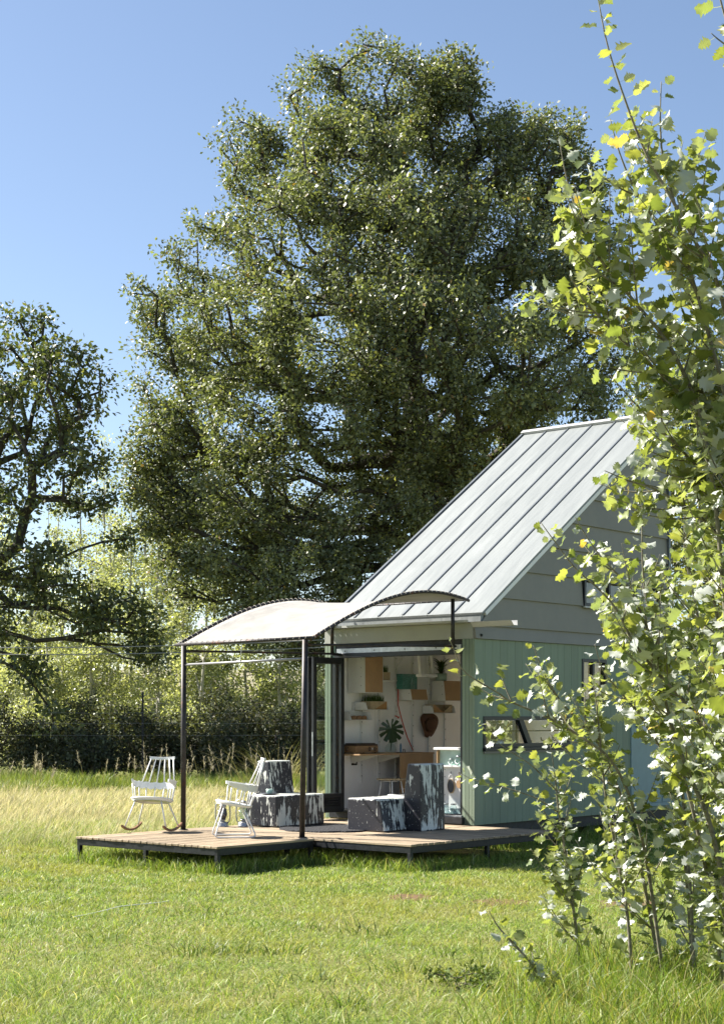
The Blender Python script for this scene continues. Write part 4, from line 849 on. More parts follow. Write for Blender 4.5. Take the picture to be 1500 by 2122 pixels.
# ================================================================== PAINT-SPLASHED BLOCK SEATS
def splash_mat():
    m, t, b = new_mat('dripped_paint'); L = t.links.new; tc = N(t, 'ShaderNodeTexCoord')
    def noise(scale, sx, det, seed):
        mp = N(t, 'ShaderNodeMapping'); mp.inputs['Scale'].default_value = sx; mp.inputs['Location'].default_value = (seed, seed*2, seed)
        L(tc.outputs['Object'], mp.inputs[0]); n = N(t, 'ShaderNodeTexNoise'); n.inputs['Scale'].default_value = scale; n.inputs['Detail'].default_value = det; n.inputs['Roughness'].default_value = .65; L(mp.outputs[0], n.inputs['Vector']); return n.outputs['Fac']
    streak = noise(26, (1, 1, .13), 5, 1.3); patch = noise(3.4, (1, 1, .55), 3, 5.1); fleck = noise(60, (1, 1, .35), 2, 2.2)
    ge = N(t, 'ShaderNodeNewGeometry'); sp = N(t, 'ShaderNodeSeparateXYZ'); L(tc.outputs['Normal'], sp.inputs[0])
    gz = N(t, 'ShaderNodeMath', operation='MULTIPLY'); gz.inputs[1].default_value = .30; L(sp.outputs['Z'], gz.inputs[0])
    # right-hand faces carry most of the pale paint, as poured
    gx = N(t, 'ShaderNodeMath', operation='MULTIPLY'); gx.inputs[1].default_value = .16; ab = N(t, 'ShaderNodeMath', operation='ABSOLUTE'); L(sp.outputs['X'], ab.inputs[0]); L(ab.outputs[0], gx.inputs[0])
    a1 = N(t, 'ShaderNodeMath', operation='MULTIPLY_ADD'); a1.inputs[1].default_value = 1.15; L(patch, a1.inputs[0]); L(streak, a1.inputs[2])
    a2 = N(t, 'ShaderNodeMath', operation='ADD'); L(a1.outputs[0], a2.inputs[0]); L(gz.outputs[0], a2.inputs[1])
    a3 = N(t, 'ShaderNodeMath', operation='ADD'); L(a2.outputs[0], a3.inputs[0]); L(gx.outputs[0], a3.inputs[1])
    rp = ramp(t, [(.0, (0, 0, 0)), (1., (1, 1, 1))]); th = N(t, 'ShaderNodeMapRange'); th.inputs[1].default_value = 1.235; th.inputs[2].default_value = 1.26; L(a3.outputs[0], th.inputs[0])
    fl = N(t, 'ShaderNodeMapRange'); fl.inputs[1].default_value = .665; fl.inputs[2].default_value = .69; L(fleck, fl.inputs[0])
    mxm = N(t, 'ShaderNodeMath', operation='MAXIMUM'); L(th.outputs[0], mxm.inputs[0]); L(fl.outputs[0], mxm.inputs[1])
    mx = N(t, 'ShaderNodeMix', data_type='RGBA'); L(mxm.outputs[0], mx.inputs[0]); mx.inputs[6].default_value = (.016, .016, .023, 1); mx.inputs[7].default_value = (.60, .62, .58, 1); L(mx.outputs[2], b.inputs['Base Color'])
    b.inputs['Roughness'].default_value = .42; b.inputs['Specular IOR Level'].default_value = .5
    bp = N(t, 'ShaderNodeBump'); bp.inputs['Strength'].default_value = .35; bp.inputs['Distance'].default_value = .006; L(mxm.outputs[0], bp.inputs['Height']); L(bp.outputs[0], b.inputs['Normal'])
    return m
M_SPLASH = splash_mat()
def block_seat(label, x, y, rz, back=.45):
    """local: faces -x; seat .95 wide (y), back at the +x side on the +y half"""
    t = hthing('block_seat', label, 'seat', x, y, DECK, rz, 'paint-splashed block seats')
    MB().frustum((.0, .62, .0, .95), (.0, .55, .0, .95), 0, .42).build('seat', M_SPLASH, t, .022)
    MB().frustum((.50, .86, back, back+.5), (.62, .84, back+(.01 if back > .2 else 0), back+(.5 if back > .2 else .45)), .0, .86).build('backrest', M_SPLASH, t, .018)
    return t
block_seat('black and white paint-splashed block seat facing left, before the doorway', -.655, -1.89, 0)
b2 = block_seat('black and white paint-splashed block seat with a cup on it, beside the folding door', -1.70, -1.15, R(180), 0.)

# rug
def rug_mat():
    m, t, b = new_mat('charcoal_weave'); L = t.links.new; tc = N(t, 'ShaderNodeTexCoord'); v = N(t, 'ShaderNodeTexVoronoi'); v.inputs['Scale'].default_value = 45; L(tc.outputs['Object'], v.inputs['Vector'])
    rp = ramp(t, [(.1, (.05, .052, .058)), (.6, (.012, .012, .015))]); L(v.outputs['Distance'], rp.inputs[0]); L(rp.outputs[0], b.inputs['Base Color']); b.inputs['Roughness'].default_value = .95
    bp = N(t, 'ShaderNodeBump'); bp.inputs['Distance'].default_value = .02; L(v.outputs['Distance'], bp.inputs['Height']); L(bp.outputs[0], b.inputs['Normal'])
    return m
rg = MB(); n_ = 72; pr = [((.62+.045*abs(math.sin(i*math.pi*9/n_)))*math.cos(2*math.pi*i/n_)*1.0, (.62+.045*abs(math.sin(i*math.pi*9/n_)))*math.sin(2*math.pi*i/n_)) for i in range(n_)]
rg.add([(x_, y_, 0) for x_, y_ in pr]+[(x_*.985, y_*.985, .018) for x_, y_ in pr], [tuple(range(n_, 2*n_))]+[(i, (i+1) % n_, n_+(i+1) % n_, n_+i) for i in range(n_)])
tag(rg.build('rug', rug_mat(), None, 0, W(-.98, -1.85, DECK+.002), (0, 0, -TH)), 'round charcoal woven rug with scalloped edge on the deck', 'rug')
# cup and saucer
t = hthing('cup_and_saucer', 'pale green cup on a dark saucer on the block seat', 'cup', -2.0, -1.92, DECK+.4225)
MB().lathe([(.0, 0), (.05, 0), (.13, .012), (.135, .018), (.05, .01), (.0, .008)], 24).build('saucer', mat('slate_glaze', (.07, .075, .09), .3), t); MB().lathe([(.0, .011), (.032, .011), (.043, .03), (.046, .075), (.042, .075), (.038, .03), (.0, .022)], 20).build('cup', mat('mint_glaze', (.45, .60, .54), .3), t)
# lanterns
M_TIN = mat('tarnished_tin', (.42, .43, .44), .33, metal=.8, var=.25, scale=18, dirt=((.2, .2, .2), 12, .6)); M_FUEL = mat('red_label', (.45, .03, .02), .5)
def lantern(label, x, y, smoky):
    t = hthing('hurricane_lantern', label, 'lantern', x, y, DECK, R(35), 'hurricane lanterns behind the chair')
    MB().lathe([(.0, 0), (.078, 0), (.08, .012), (.07, .02), (.074, .05), (.06, .064), (.03, .07), (.03, .09), (.045, .095), (.045, .10), (.0, .1)], 20).build('fuel_tank', M_TIN, t)
    MB().lathe([(.038, .10), (.058, .15), (.060, .185), (.05, .23), (.036, .262), (.035, .262), (.049, .23), (.058, .185), (.056, .15), (.036, .10)], 20).build('globe', mat('smoked_glass', (.05, .055, .07), .2, spec=.6) if smoky else GLASS_J, t)
    MB().lathe([(.04, .262), (.048, .268), (.048, .285), (.03, .30), (.034, .325), (.04, .33), (.02, .35), (.0, .352)], 16).build('chimney_cap', M_TIN, t)
    for s in (-1, 1): MB().tube([(s*.03, 0, .315), (s*.065, 0, .325), (s*.09, 0, .29), (s*.10, 0, .20), (s*.098, 0, .12), (s*.085, 0, .07), (s*.06, 0, .055)], .009, 8).build('side_tube', M_TIN, t)
    MB().tube([(-.055, -.04, .14), (0, -.07, .18), (.055, -.04, .22)], .003, 5).build('guard_wire', M_TIN, t); MB().tube([(.055, -.04, .14), (0, -.07, .18), (-.055, -.04, .22)], .003, 5).build('guard_wire', M_TIN, t)
    MB().tube([(-.095, 0, .25), (-.11, .03, .32), (-.05, .06, .40), (.05, .06, .40), (.11, .03, .32), (.095, 0, .25)], .003, 5).build('bail', M_TIN, t)
lantern('old metal hurricane lantern with a dark sooty globe', -2.38, -2.42, True)
lantern('old metal hurricane lantern with a clear globe', -2.19, -2.22, False)

# ================================================================== TREES BEHIND
M_BARK = mat('oak_bark', (.055, .045, .035), .9, var=.35, scale=4, stretch=(1, 1, .2), bump=.6, bscale=12)
M_PALEBARK = mat('pale_poplar_bark', (.42, .40, .34), .8, var=.25, scale=5, stretch=(1, 1, .3), dirt=((.10, .09, .07), 6, .58))
M_SHRUBWOOD = mat('dark_shrub_wood', (.09, .075, .06), .9, var=.3)
OAK = leaf_mat('oak_leaf', .32, .5, .8, (1.25, 1.3, .5)); POPLAR_BG = leaf_mat('far_poplar_leaf', .42, .36, .6, (1.25, 1.25, .5)); SHRUB = leaf_mat('shrub_leaf', .22, .65, .2, (1.2, 1.1, .4))
def leaf_cloud(C_, rad, per, size, pal, prob, rng, flat=.75, droop=.25, aspect=.55, updown=.55, sprig=None):
    n = len(C_)*per; ci = np.repeat(np.arange(len(C_)), per)
    d = unit(rng.normal(size=(n, 3))); rr = rng.random(n)**.55
    off = d*(rr*np.repeat(rad, per))[:, None]*np.array([1, 1, flat])
    if sprig is not None:                 # tufts drawn out along the outward growing twig
        ax = unit(C_ - np.array(sprig) + rng.normal(size=C_.shape)*1.5 + np.array([0, 0, .6]))[ci]; off = off + ax*np.sum(off*ax, 1, keepdims=True)*.5
    P = C_[ci] + off
    U = unit(d*.8 + rng.normal(size=(n, 3))*.75 + np.array([0, 0, -droop])); Nn = unit(rng.normal(size=(n, 3)) + np.array([0, 0, updown*1.6]) + d*.4)
    Vd = unit(np.cross(Nn, U)); Nn = np.cross(U, Vd)
    Lh = size*rng.uniform(.65, 1.3, n); Wh = Lh*aspect*rng.uniform(.8, 1.2, n); cup = Lh*rng.uniform(-.05, .16, n)
    a = P; t = P + U*Lh[:, None]; l = P + U*(Lh*.52)[:, None] + Vd*(Wh/2)[:, None] + Nn*cup[:, None]; r_ = P + U*(Lh*.52)[:, None] - Vd*(Wh/2)[:, None] + Nn*cup[:, None]
    V = np.stack([a, r_, t, l], 1).reshape(-1, 3)
    pal = np.array(pal); ctone = rng.uniform(.8, 1.2, len(C_))
    c = pal[rng.choice(len(pal), n, p=prob)]*rng.uniform(.7, 1.3, (n, 1))*ctone[ci][:, None]
    return V, np.full(n, 4), np.arange(4*n), np.repeat(c, 4, 0)
def grow(trunk, ends, rng, step=.8, wig=.16, tip=.011, pw=2.25, outw=.35):
    """a branch network: every end joins the nearest wood already grown, through bent intermediate joints"""
    cap = len(trunk) + len(ends)*24; nodes = np.zeros((cap, 3)); depth = np.zeros(cap); n = len(trunk); nodes[:n] = trunk; par = [-1] + list(range(n-1))
    root = np.array(trunk[-1]); order = np.argsort(np.linalg.norm(ends - root, axis=1)); endi = []
    for i in range(1, n): depth[i] = depth[i-1] + np.linalg.norm(nodes[i]-nodes[i-1])
    for e in order:
        p = ends[e]; A = nodes[:n]; ds = np.linalg.norm(A - p, axis=1); dv = ds + outw*depth[:n]*.55
        low = A[:, 2] > p[2] + .3*ds; j = int(np.argmin(dv + low*2.0))
        L_ = np.linalg.norm(p - A[j]); k = min(22, max(1, int(L_/step))); last = j
        side = rng.normal(size=3)*wig*L_*.5; side[2] += wig*L_*.4
        for s in range(1, k+1):
            u = s/k; q = A[j]*(1-u) + p*u + side*math.sin(math.pi*u) + (rng.normal(size=3)*wig*step*.45 if s < k else 0)
            nodes[n] = q; par.append(last); depth[n] = depth[last] + np.linalg.norm(q - nodes[last]); last = n; n += 1
        endi.append(last)
    nodes = nodes[:n]; load = np.zeros(n)
    load[endi] += tip**pw
    for i in range(n-1, 0, -1): load[par[i]] += load[i]
    rad = np.maximum(load, (tip*.6)**pw)**(1/pw)
    return np.array(nodes), np.array(par), rad
def wood_mesh(name, nodes, par, rad, m, parent, sides=6):
    ch = np.arange(1, len(nodes)); A = nodes[par[ch]]; B = nodes[ch]; ra = np.minimum(rad[par[ch]], rad[ch]*1.6); rb = rad[ch]
    d = unit(B-A); up = np.where(np.abs(d[:, 2:3]) < .9, np.array([[0, 0, 1.]]), np.array([[1., 0, 0]])); a = unit(np.cross(d, up)); c = np.cross(a, d)
    ang = np.arange(sides)*2*math.pi/sides; ring = a[:, None, :]*np.cos(ang)[None, :, None] + c[:, None, :]*np.sin(ang)[None, :, None]
    V = np.concatenate([A[:, None]+ring*ra[:, None, None]-d[:, None]*ra[:, None, None]*.3, B[:, None]+ring*rb[:, None, None]], 1).reshape(-1, 3); n = len(ch)
    q = np.array([[j, (j+1) % sides, sides+(j+1) % sides, sides+j] for j in range(sides)]).ravel(); idx = (np.arange(n)[:, None]*2*sides + q[None]).ravel()
    return big_mesh(name, V, np.full(n*sides, 4), idx, None, m, parent, True)
def lobe_points(lobes, n, rng, inner=.5):
    w_ = np.array([l[3]*l[4]*l[5] for l in lobes])**(.58); w_ /= w_.sum(); k = rng.choice(len(lobes), n, p=w_); Lb = np.array([l[:6] for l in lobes])[k]
    d = unit(rng.normal(size=(n, 3))); r_ = rng.uniform(inner, 1, n)**.6
    return Lb[:, :3] + d*r_[:, None]*Lb[:, 3:6]
def px_lobe(px, py, rx, ry, Y, dy=0., dr=None):
    s = Y/F_PX; Yd = Y+dy; return ((px-CX)/F_PX*Yd, Yd, CAM_Z+(HY-py)/F_PX*Yd, rx*s, (dr if dr else rx*s*.95), ry*s)
def make_tree(name, label, lobes, ncl, per, size, crad, pal, prob, trunk, seed, wood=M_BARK, leafm=OAK, group=None, tip=.011, rng=None, cat='tree', step=.8, **kw):
    rng = np.random.default_rng(seed); t = thing(name, label, cat, tuple(trunk[0]), 0, group)
    C_ = lobe_points(lobes, ncl, rng); C_ = C_[C_[:, 2] > .35]; nodes, par, rad = grow(trunk, C_, rng, step=step, tip=tip)
    off = np.array(trunk[0]); wood_mesh('trunk', nodes-off, par, rad, wood, t)
    rd = rng.uniform(crad[0], crad[1], len(C_)); lf = leaf_cloud(C_-off, rd, per, size, pal, prob, rng, **kw); big_mesh('crown', *lf, leafm, t)
    return t
OAK_PAL = [(.150, .174, .088), (.19, .215, .112), (.098, .115, .062), (.28, .285, .135), (.28, .18, .06)]; OAK_PR = [.37, .28, .21, .13, .01]
YO = 48.0
front = -3.0
ol = [px_lobe(*a) for a in [
 (800,205,120,115,YO,0), (660,235,85,110,YO,-.5), (925,245,85,110,YO,.5), (720,360,150,130,YO,-2.), (860,380,150,130,YO,2.), (545,365,95,95,YO,0), (1085,330,105,105,YO,.5), (1180,400,75,95,YO,0),
 (620,500,150,120,YO,-3.), (800,520,150,130,YO,-4.), (990,490,150,130,YO,-2.), (900,560,170,140,YO,3.), (440,540,95,95,YO,0), (1210,540,80,110,YO,0), (1100,600,130,120,YO,-3.),
 (370,680,90,100,YO,.5), (510,680,130,120,YO,-3), (690,690,140,130,YO,-5), (880,700,150,120,YO,-5), (1050,760,150,95,YO,-5.5), (1230,710,80,130,YO,0), (700,720,180,150,YO,4), (1000,780,200,150,YO,4),
 (380,830,95,95,YO,0), (520,850,120,100,YO,-3), (690,850,120,90,YO,-4.5), (1150,860,130,90,YO,-3.), (880,880,130,80,YO,-4), (385,970,95,90,YO,0), (520,1000,100,80,YO,-3), (400,1100,85,85,YO,-1), (520,1140,105,85,YO,-3.), (640,1200,110,75,YO,-3.5), (760,1180,90,60,YO,-3.5), (560,1280,95,60,YO,-2.5), (900,1040,110,60,YO,-3.5), (1000,960,120,70,YO,-3), (680,1330,90,50,YO,-1.5), (600,1020,120,70,YO,3), (400,1010,110,90,YO,2.5), (470,1130,120,90,YO,2), (620,1120,120,80,YO,1.5), (760,1080,110,70,YO,-3), (340,900,60,80,YO,-1), (450,1210,110,60,YO,-1), (800,1260,90,50,YO,-2), (460,760,110,100,YO,2.5), (330,1040,50,70,YO,-1.5), (770,950,110,80,YO,0), (850,1000,110,80,YO,1), (300,960,50,80,YO,-.5), (940,960,110,80,YO,2), (1010,340,80,90,YO,-.5), (520,310,70,60,YO,0), (940,180,60,70,YO,0), (330,620,60,70,YO,0), (1140,300,70,70,YO,1)]]
bx = (880-CX)/F_PX*YO
make_tree('oak_tree', 'huge broad oak tree with dense dark crown behind the house', ol, 2700, 112, .126, (.28, .58), OAK_PAL, OAK_PR, [(bx, YO, 0), (bx-.1, YO, 1.6), (bx-.2, YO, 3.2), (bx-.1, YO-.1, 4.8), (bx, YO, 6.4), (bx+.1, YO, 8.2), (bx-.2, YO, 10.2), (bx-.5, YO, 12.5)], 3, tip=.018, step=.8, flat=.85, sprig=(0, 0, 9))
YL = 46.0
ll = [px_lobe(*a) for a in [
 (60,700,85,55,YL,0), (130,760,70,45,YL,-1), (20,770,90,60,YL,1), (195,790,38,28,YL,-.5), (90,850,110,60,YL,-1), (175,875,55,38,YL,.5), (30,930,80,55,YL,1), (210,950,38,32,YL,0), (140,960,80,40,YL,-1.5), (185,1030,50,35,YL,-1),
 (30,1040,70,45,YL,-2), (60,1170,85,55,YL,-2), (150,1235,80,35,YL,-2.5), (245,1255,55,32,YL,-2.5), (300,1295,30,28,YL,-2.5), (10,1290,45,45,YL,-2), (30,1380,32,35,YL,-2), (75,1410,20,35,YL,-2.2), (255,1130,25,30,YL,-1), (105,1480,10,40,YL,-2.2), (310,1340,30,35,YL,-2.5), (200,1285,45,25,YL,-2.5),
 (-120,760,120,100,YL,0), (-130,950,130,110,YL,0), (-140,1150,130,100,YL,-1), (-90,1300,100,80,YL,-1), (-330,850,140,140,YL,0), (-330,1100,140,130,YL,0)]]
tx = (-230-CX)/F_PX*YL
make_tree('oak_tree', 'gnarled open oak reaching in from the left edge', ll, 560, 60, .155, (.28, .58), [(.10, .125, .05), (.13, .155, .06), (.075, .095, .04), (.22, .22, .08)], [.4, .27, .2, .13], [(tx, YL, 0), (tx, YL, 1.5), (tx+.1, YL, 3.), (tx+.5, YL, 4.6), (tx+1.4, YL-.5, 5.4), (tx+2.4, YL-.9, 5.75), (tx+3.2, YL-1.1, 6.0), (tx+3.9, YL-1.2, 6.5)], 8, tip=.019, step=.6, flat=.8, sprig=(-3, 0, 5))
# thicket of pale-stemmed poplars
POP_PAL = [(.32, .35, .20), (.40, .425, .26), (.24, .27, .15), (.52, .53, .36)]; POP_PR = [.35, .3, .2, .15]
rng = np.random.default_rng(21)
pops = [(-20, 1130, 60), (60, 1190, 58), (130, 1080, 62), (190, 1150, 57), (228, 1070, 60), (270, 1010, 63), (325, 1020, 58), (380, 1110, 61), (440, 1190, 60), (510, 1200, 62), (580, 1260, 59), (650, 1270, 61), (95, 1300, 55), (420, 1290, 55), (165, 960, 70), (215, 930, 71), (300, 920, 69), (355, 960, 70), (430, 1000, 71), (100, 1040, 69), (20, 1060, 68)]
where = ['at the far left edge', 'second from the far left edge', 'third from the left edge', 'under the oak bough tip', 'with a white trunk left of the canopy', 'tallest of the thicket, left of the great oak', 'with the brightest white trunk by the canopy corner', 'behind the canopy corner', 'behind the left canopy half', 'behind the middle of the canopy', 'behind the right canopy half', 'beside the folding door', 'short and bushy at the left', 'short and bushy behind the rear post', 'tall and far, right of the oak bough', 'tall and far, in the gap between the two oaks', 'tallest far one beside the great oak', 'tall and far, against the great oak', 'tall and far, above the canopy corner', 'far, seen under the oak bough', 'far, at the left edge']
for i, ((px, top, Yp), wh) in enumerate(zip(pops, where)):
    zt = CAM_Z+(HY-top)/F_PX*Yp; X0 = (px-CX)/F_PX*Yp; lb = []
    for k in range(7): u = k/6; zc = 1.3 + (zt-1.9)*u; wv = (.95-.55*u)*(1.0+.25*rng.random()); lb.append((X0+rng.normal(0, .25), Yp+.45+rng.normal(0, .4), zc, wv, wv, (zt/7)*.85))
    make_tree('poplar_tree', 'slender pale-barked poplar in the thicket, ' + wh, lb, 84, 80, .105, (.32, .6), POP_PAL, POP_PR, [(X0, Yp, 0), (X0+.05, Yp, zt*.25), (X0-.05, Yp, zt*.5), (X0+.05, Yp, zt*.75), (X0, Yp, zt*.97)], 40+i, M_PALEBARK, POPLAR_BG, 'poplars in the thicket', .011, step=.7, aspect=.7, updown=.3)
# dark bushes along the fence
SH_PAL = [(.075, .09, .052), (.105, .12, .068), (.055, .062, .04), (.15, .145, .095)]
bsh = [(-30, 1450, 46, 75), (70, 1495, 45.5, 65), (150, 1510, 44.6, 55), (230, 1450, 45.2, 70), (300, 1475, 44.8, 60), (370, 1500, 45, 55), (440, 1430, 45.4, 75), (520, 1440, 46, 70), (600, 1470, 45, 60), (680, 1455, 46, 60), (190, 1520, 43.6, 45), (480, 1505, 43.8, 50)]
bl = ['at the far left', 'second from the far left', 'low, left of the first white chair', 'tall, behind the first white chair', 'by the dark fence post', 'right of the dark fence post', 'tall, behind the canopy posts', 'behind the second white chair', 'behind the near block seat', 'behind the folding door', 'low and in front, left', 'low and in front, under the canopy']
for i, ((px, top, Yb, rx), wh) in enumerate(zip(bsh, bl)):
    X0 = (px-CX)/F_PX*Yb; zt = CAM_Z+(HY-top)/F_PX*Yb; r0 = rx/F_PX*Yb
    lb = [(X0+rng.normal(0, r0*.35), Yb+rng.normal(0, .3), zt*f_, r0*.75, .8, zt*.34) for f_ in (.3, .45, .6, .72)]
    make_tree('dark_bush', 'dark twiggy bush under the trees, ' + wh, lb, 60, 80, .10, (.3, .55), SH_PAL, [.4, .25, .25, .1], [(X0, Yb, 0), (X0+.05, Yb, .4), (X0, Yb, .8)], 70+i, M_SHRUBWOOD, SHRUB, 'dark bushes along the fence', .010, cat='bush', step=.5)
# right side, beyond the house
make_tree('oak_tree', 'dark rounded tree right of the great oak, behind the poplar shoots', [px_lobe(*a) for a in [(1400,760,110,110,54,0), (1480,860,110,110,54,-1), (1380,900,100,90,54,-2), (1470,1010,110,90,54,0), (1390,1060,90,80,54,-1.5), (1560,950,110,140,54,0), (1450,1150,100,60,54,-1)]], 190, 130, .16, (.55, .9), OAK_PAL, OAK_PR, [((1470-CX)/F_PX*54, 54, z_) for z_ in (0, 1.5, 3, 4.6, 6.2, 8)], 91, tip=.017)
make_tree('yellow_bush', 'yellow-green leafy bush right of the house', [px_lobe(*a) for a in [(1470,1330,70,75,33,0), (1530,1280,80,90,33,0), (1450,1440,60,60,33,-.4), (1540,1440,80,80,33,0)]], 110, 100, .10, (.3, .5), [(.20, .20, .04), (.27, .24, .05), (.14, .16, .035)], [.45, .3, .25], [((1500-CX)/F_PX*33, 33, z_) for z_ in (0, .7, 1.4, 2.1)], 93, M_SHRUBWOOD, POPLAR_BG, cat='bush', step=.5)
make_tree('low_bush', 'low olive bush behind the house corner at the right', [px_lobe(*a) for a in [(1400,1560,80,60,31,0), (1490,1590,80,55,31,0), (1560,1540,80,80,31,0)]], 80, 90, .09, (.3, .5), POP_PAL, POP_PR, [((1480-CX)/F_PX*31, 31, z_) for z_ in (0, .3, .6)], 94, M_SHRUBWOOD, POPLAR_BG, cat='bush', step=.4)
# far wood and slope on the horizon
rng = np.random.default_rng(5); n_ = 420; fx = rng.uniform(-75, 75, n_); fy = rng.uniform(120, 170, n_); fz = rng.uniform(.5, 8, n_)*(.6+.4*np.sin(fx*.15))
fw = leaf_cloud(np.stack([fx, fy, fz], 1), np.full(n_, 3.2), 50, 1.0, [(.07, .085, .04), (.10, .10, .05)], [.6, .4], rng); o = big_mesh('far_wood', *fw, SHRUB); tag(o, 'distant low belt of woodland on the horizon', 'woodland', kind='stuff')
hl = MB(); hl.add([(-400, 330, 0), (400, 330, 0), (-400, 480, 16), (400, 480, 16), (-400, 900, 16), (400, 900, 16)], [(0, 1, 3, 2), (2, 3, 5, 4)]); h_ = hl.build('hills', mat('far_hill', (.22, .19, .12), .95, var=.2, scale=.05)); h_['kind'] = 'structure'
# fence posts and wires, overhead wires
M_WIRE = mat('fence_wire', (.32, .32, .31), .5, metal=.4); M_POST = mat('fence_post', (.02, .02, .022), .7)
YW = 43.2
for i, xx in enumerate((-5.85, 2.2)):
    tag(MB().box(-.022, .022, -.03, .03, -.2, 2.4).prism([(-.03, -.03, 2.4), (.03, -.03, 2.4), (0, 0, 2.47)], (0, .06, 0), 0).build('fence_post', M_POST, None, 0, (xx, YW, 0)), 'thin dark metal fence post ' + ['between the first white chair and the canopy post', 'behind the folding door'][i], 'fence post', 'fence posts')
for i, zz in enumerate((1.3, 1.62, 1.9)):
    tag(MB().tube([(x_, YW-.04, zz+.01*math.sin(x_*2)) for x_ in np.linspace(-13, 5, 19)], .0035, 4).build('fence_wire', M_WIRE), ['lowest', 'middle', 'highest'][i] + ' strand of the wire fence behind the meadow', 'wire', 'fence wires')
for i, (za, zb) in enumerate(((3.62, 3.98), (3.45, 3.78))):
    pts = [(-12+14*u, 42.0, za+(zb-za)*u-.16*4*u*(1-u)) for u in np.linspace(0, 1, 21)]
    tag(MB().tube(pts, .013, 5).build('overhead_wire', M_WIRE), ('upper' if i == 0 else 'lower') + ' pale overhead wire crossing in front of the poplar thicket', 'wire', 'overhead wires')

# ================================================================== WHITE POPLAR SAPLINGS IN THE FOREGROUND
POPLEAF = leaf_mat('white_poplar_leaf', .42, .38, .5, (1.7, 1.65, .6), back=(.60, .63, .59))
M_STEM = mat('poplar_shoot_bark', (.16, .13, .09), .75, var=.3, scale=30, col2=(.27, .25, .19))
def leaf_mesh(seed, col):
    """broad toothed, slightly lobed leaf with a bent blade and a stalk; unit length along +x, upper side +z"""
    r = random.Random(seed); nrm = 9; mid = [(i/nrm) for i in range(nrm+1)]
    lob = [.0, .33, .40, .54, .37, .50, .31, .34, .15, 0]; L_, Rr = [], []
    bend = r.uniform(-.5, .7); fold = r.uniform(.0, .42); wav = r.uniform(.04, .20); ph = r.uniform(0, 6)
    vs_ = []; 
    def zof(x, y): return -bend*x*x*.6 + fold*abs(y)*.9 + wav*math.sin(7*x+ph)*abs(y)*2
    for i, u in enumerate(mid): vs_.append((u, 0, zof(u, 0)))
    for s in (1, -1):
        for i in range(1, nrm):
            w_ = lob[i]*r.uniform(.86, 1.14); u = mid[i] + (.03 if i in (3, 5, 7) else -.01)
            vs_.append((u, s*w_, zof(u, w_)))
            ut = u + .05; wt = w_*(.66 if i in (3, 5, 7) else .84); vs_.append((ut, s*wt, zof(ut, wt)))
    fs_ = []
    k = nrm+1
    for s in (0, 1):
        o = k + s*2*(nrm-1); prev = 0
        q = [(0, o)]
        def tri(a, b_, c): fs_.append((a, b_, c) if s == 1 else (a, c, b_))
        tri(0, o, 1)
        for i in range(1, nrm):
            p, t_ = o+2*(i-1), o+2*(i-1)+1
            tri(i, p, t_)
            nx_ = o+2*i if i < nrm-1 else None
            if nx_ is not None: tri(i, t_, i+1); tri(i+1, t_, nx_)
            else: tri(i, t_, nrm)
    n0 = len(vs_); vs_ += [(-.45, .012, .05), (-.45, -.012, .05), (.0, -.012, 0), (.0, .012, 0)]; fs_.append((n0, n0+1, n0+2, n0+3))
    me = bpy.data.meshes.new('leaf'); me.from_pydata([(x_, y_, z_) for x_, y_, z_ in vs_], [], fs_); me.update()
    at = me.attributes.new('Col', 'FLOAT_COLOR', 'POINT'); c4 = np.ones((len(vs_), 4), dtype=np.float32); c4[:, :3] = np.array(col)*np.array([r.uniform(.72, 1.25) for _ in vs_])[:, None]; c4[:nrm+1, :3] = np.array(col)*1.22; c4[n0:, :3] = (.25, .26, .12); at.data.foreach_set('color', c4.ravel())
    me.materials.append(POPLEAF); me.polygons.foreach_set('use_smooth', [True]*len(me.polygons))
    return me
_r = random.Random(3)
LEAF_COLS = [(.145, .178, .060), (.18, .21, .075), (.11, .145, .052), (.215, .235, .085), (.13, .158, .062), (.34, .25, .07)]
LEAVES = [leaf_mesh(i, np.array(LEAF_COLS[i % 5])*_r.uniform(.85, 1.15)) for i in range(14)] + [leaf_mesh(50, LEAF_COLS[5])]
def leaf_data(me):
    co = np.zeros(len(me.vertices)*3, dtype=np.float32); me.vertices.foreach_get('co', co); col = np.zeros(len(me.vertices)*4, dtype=np.float32); me.attributes['Col'].data.foreach_get('color', col)
    ix = np.zeros(len(me.loops), dtype=np.int32); me.loops.foreach_get('vertex_index', ix); return co.reshape(-1, 3), ix, np.array([len(p.vertices) for p in me.polygons]), col.reshape(-1, 4)[:, :3]
LEAF_DATA = [leaf_data(m_) for m_ in LEAVES]
def spline(pts, n):
    p = [Vector(q) for q in pts]; p = [p[0]*2-p[1]] + p + [p[-1]*2-p[-2]]; out = []
    seg = len(p)-3
    for i in range(n+1):
        t_ = i/n*seg; k = min(int(t_), seg-1); u = t_-k; a, b_, c, d = p[k:k+4]
        out.append(.5*((2*b_)+(c-a)*u+(2*a-5*b_+4*c-d)*u*u+(3*b_-a-3*c+d)*u**3))
    return out
def to_world(px, py, Y): return Vector(((px-CX)/F_PX*Y, Y, CAM_Z+(HY-py)/F_PX*Y))
SUNV = _s.copy()
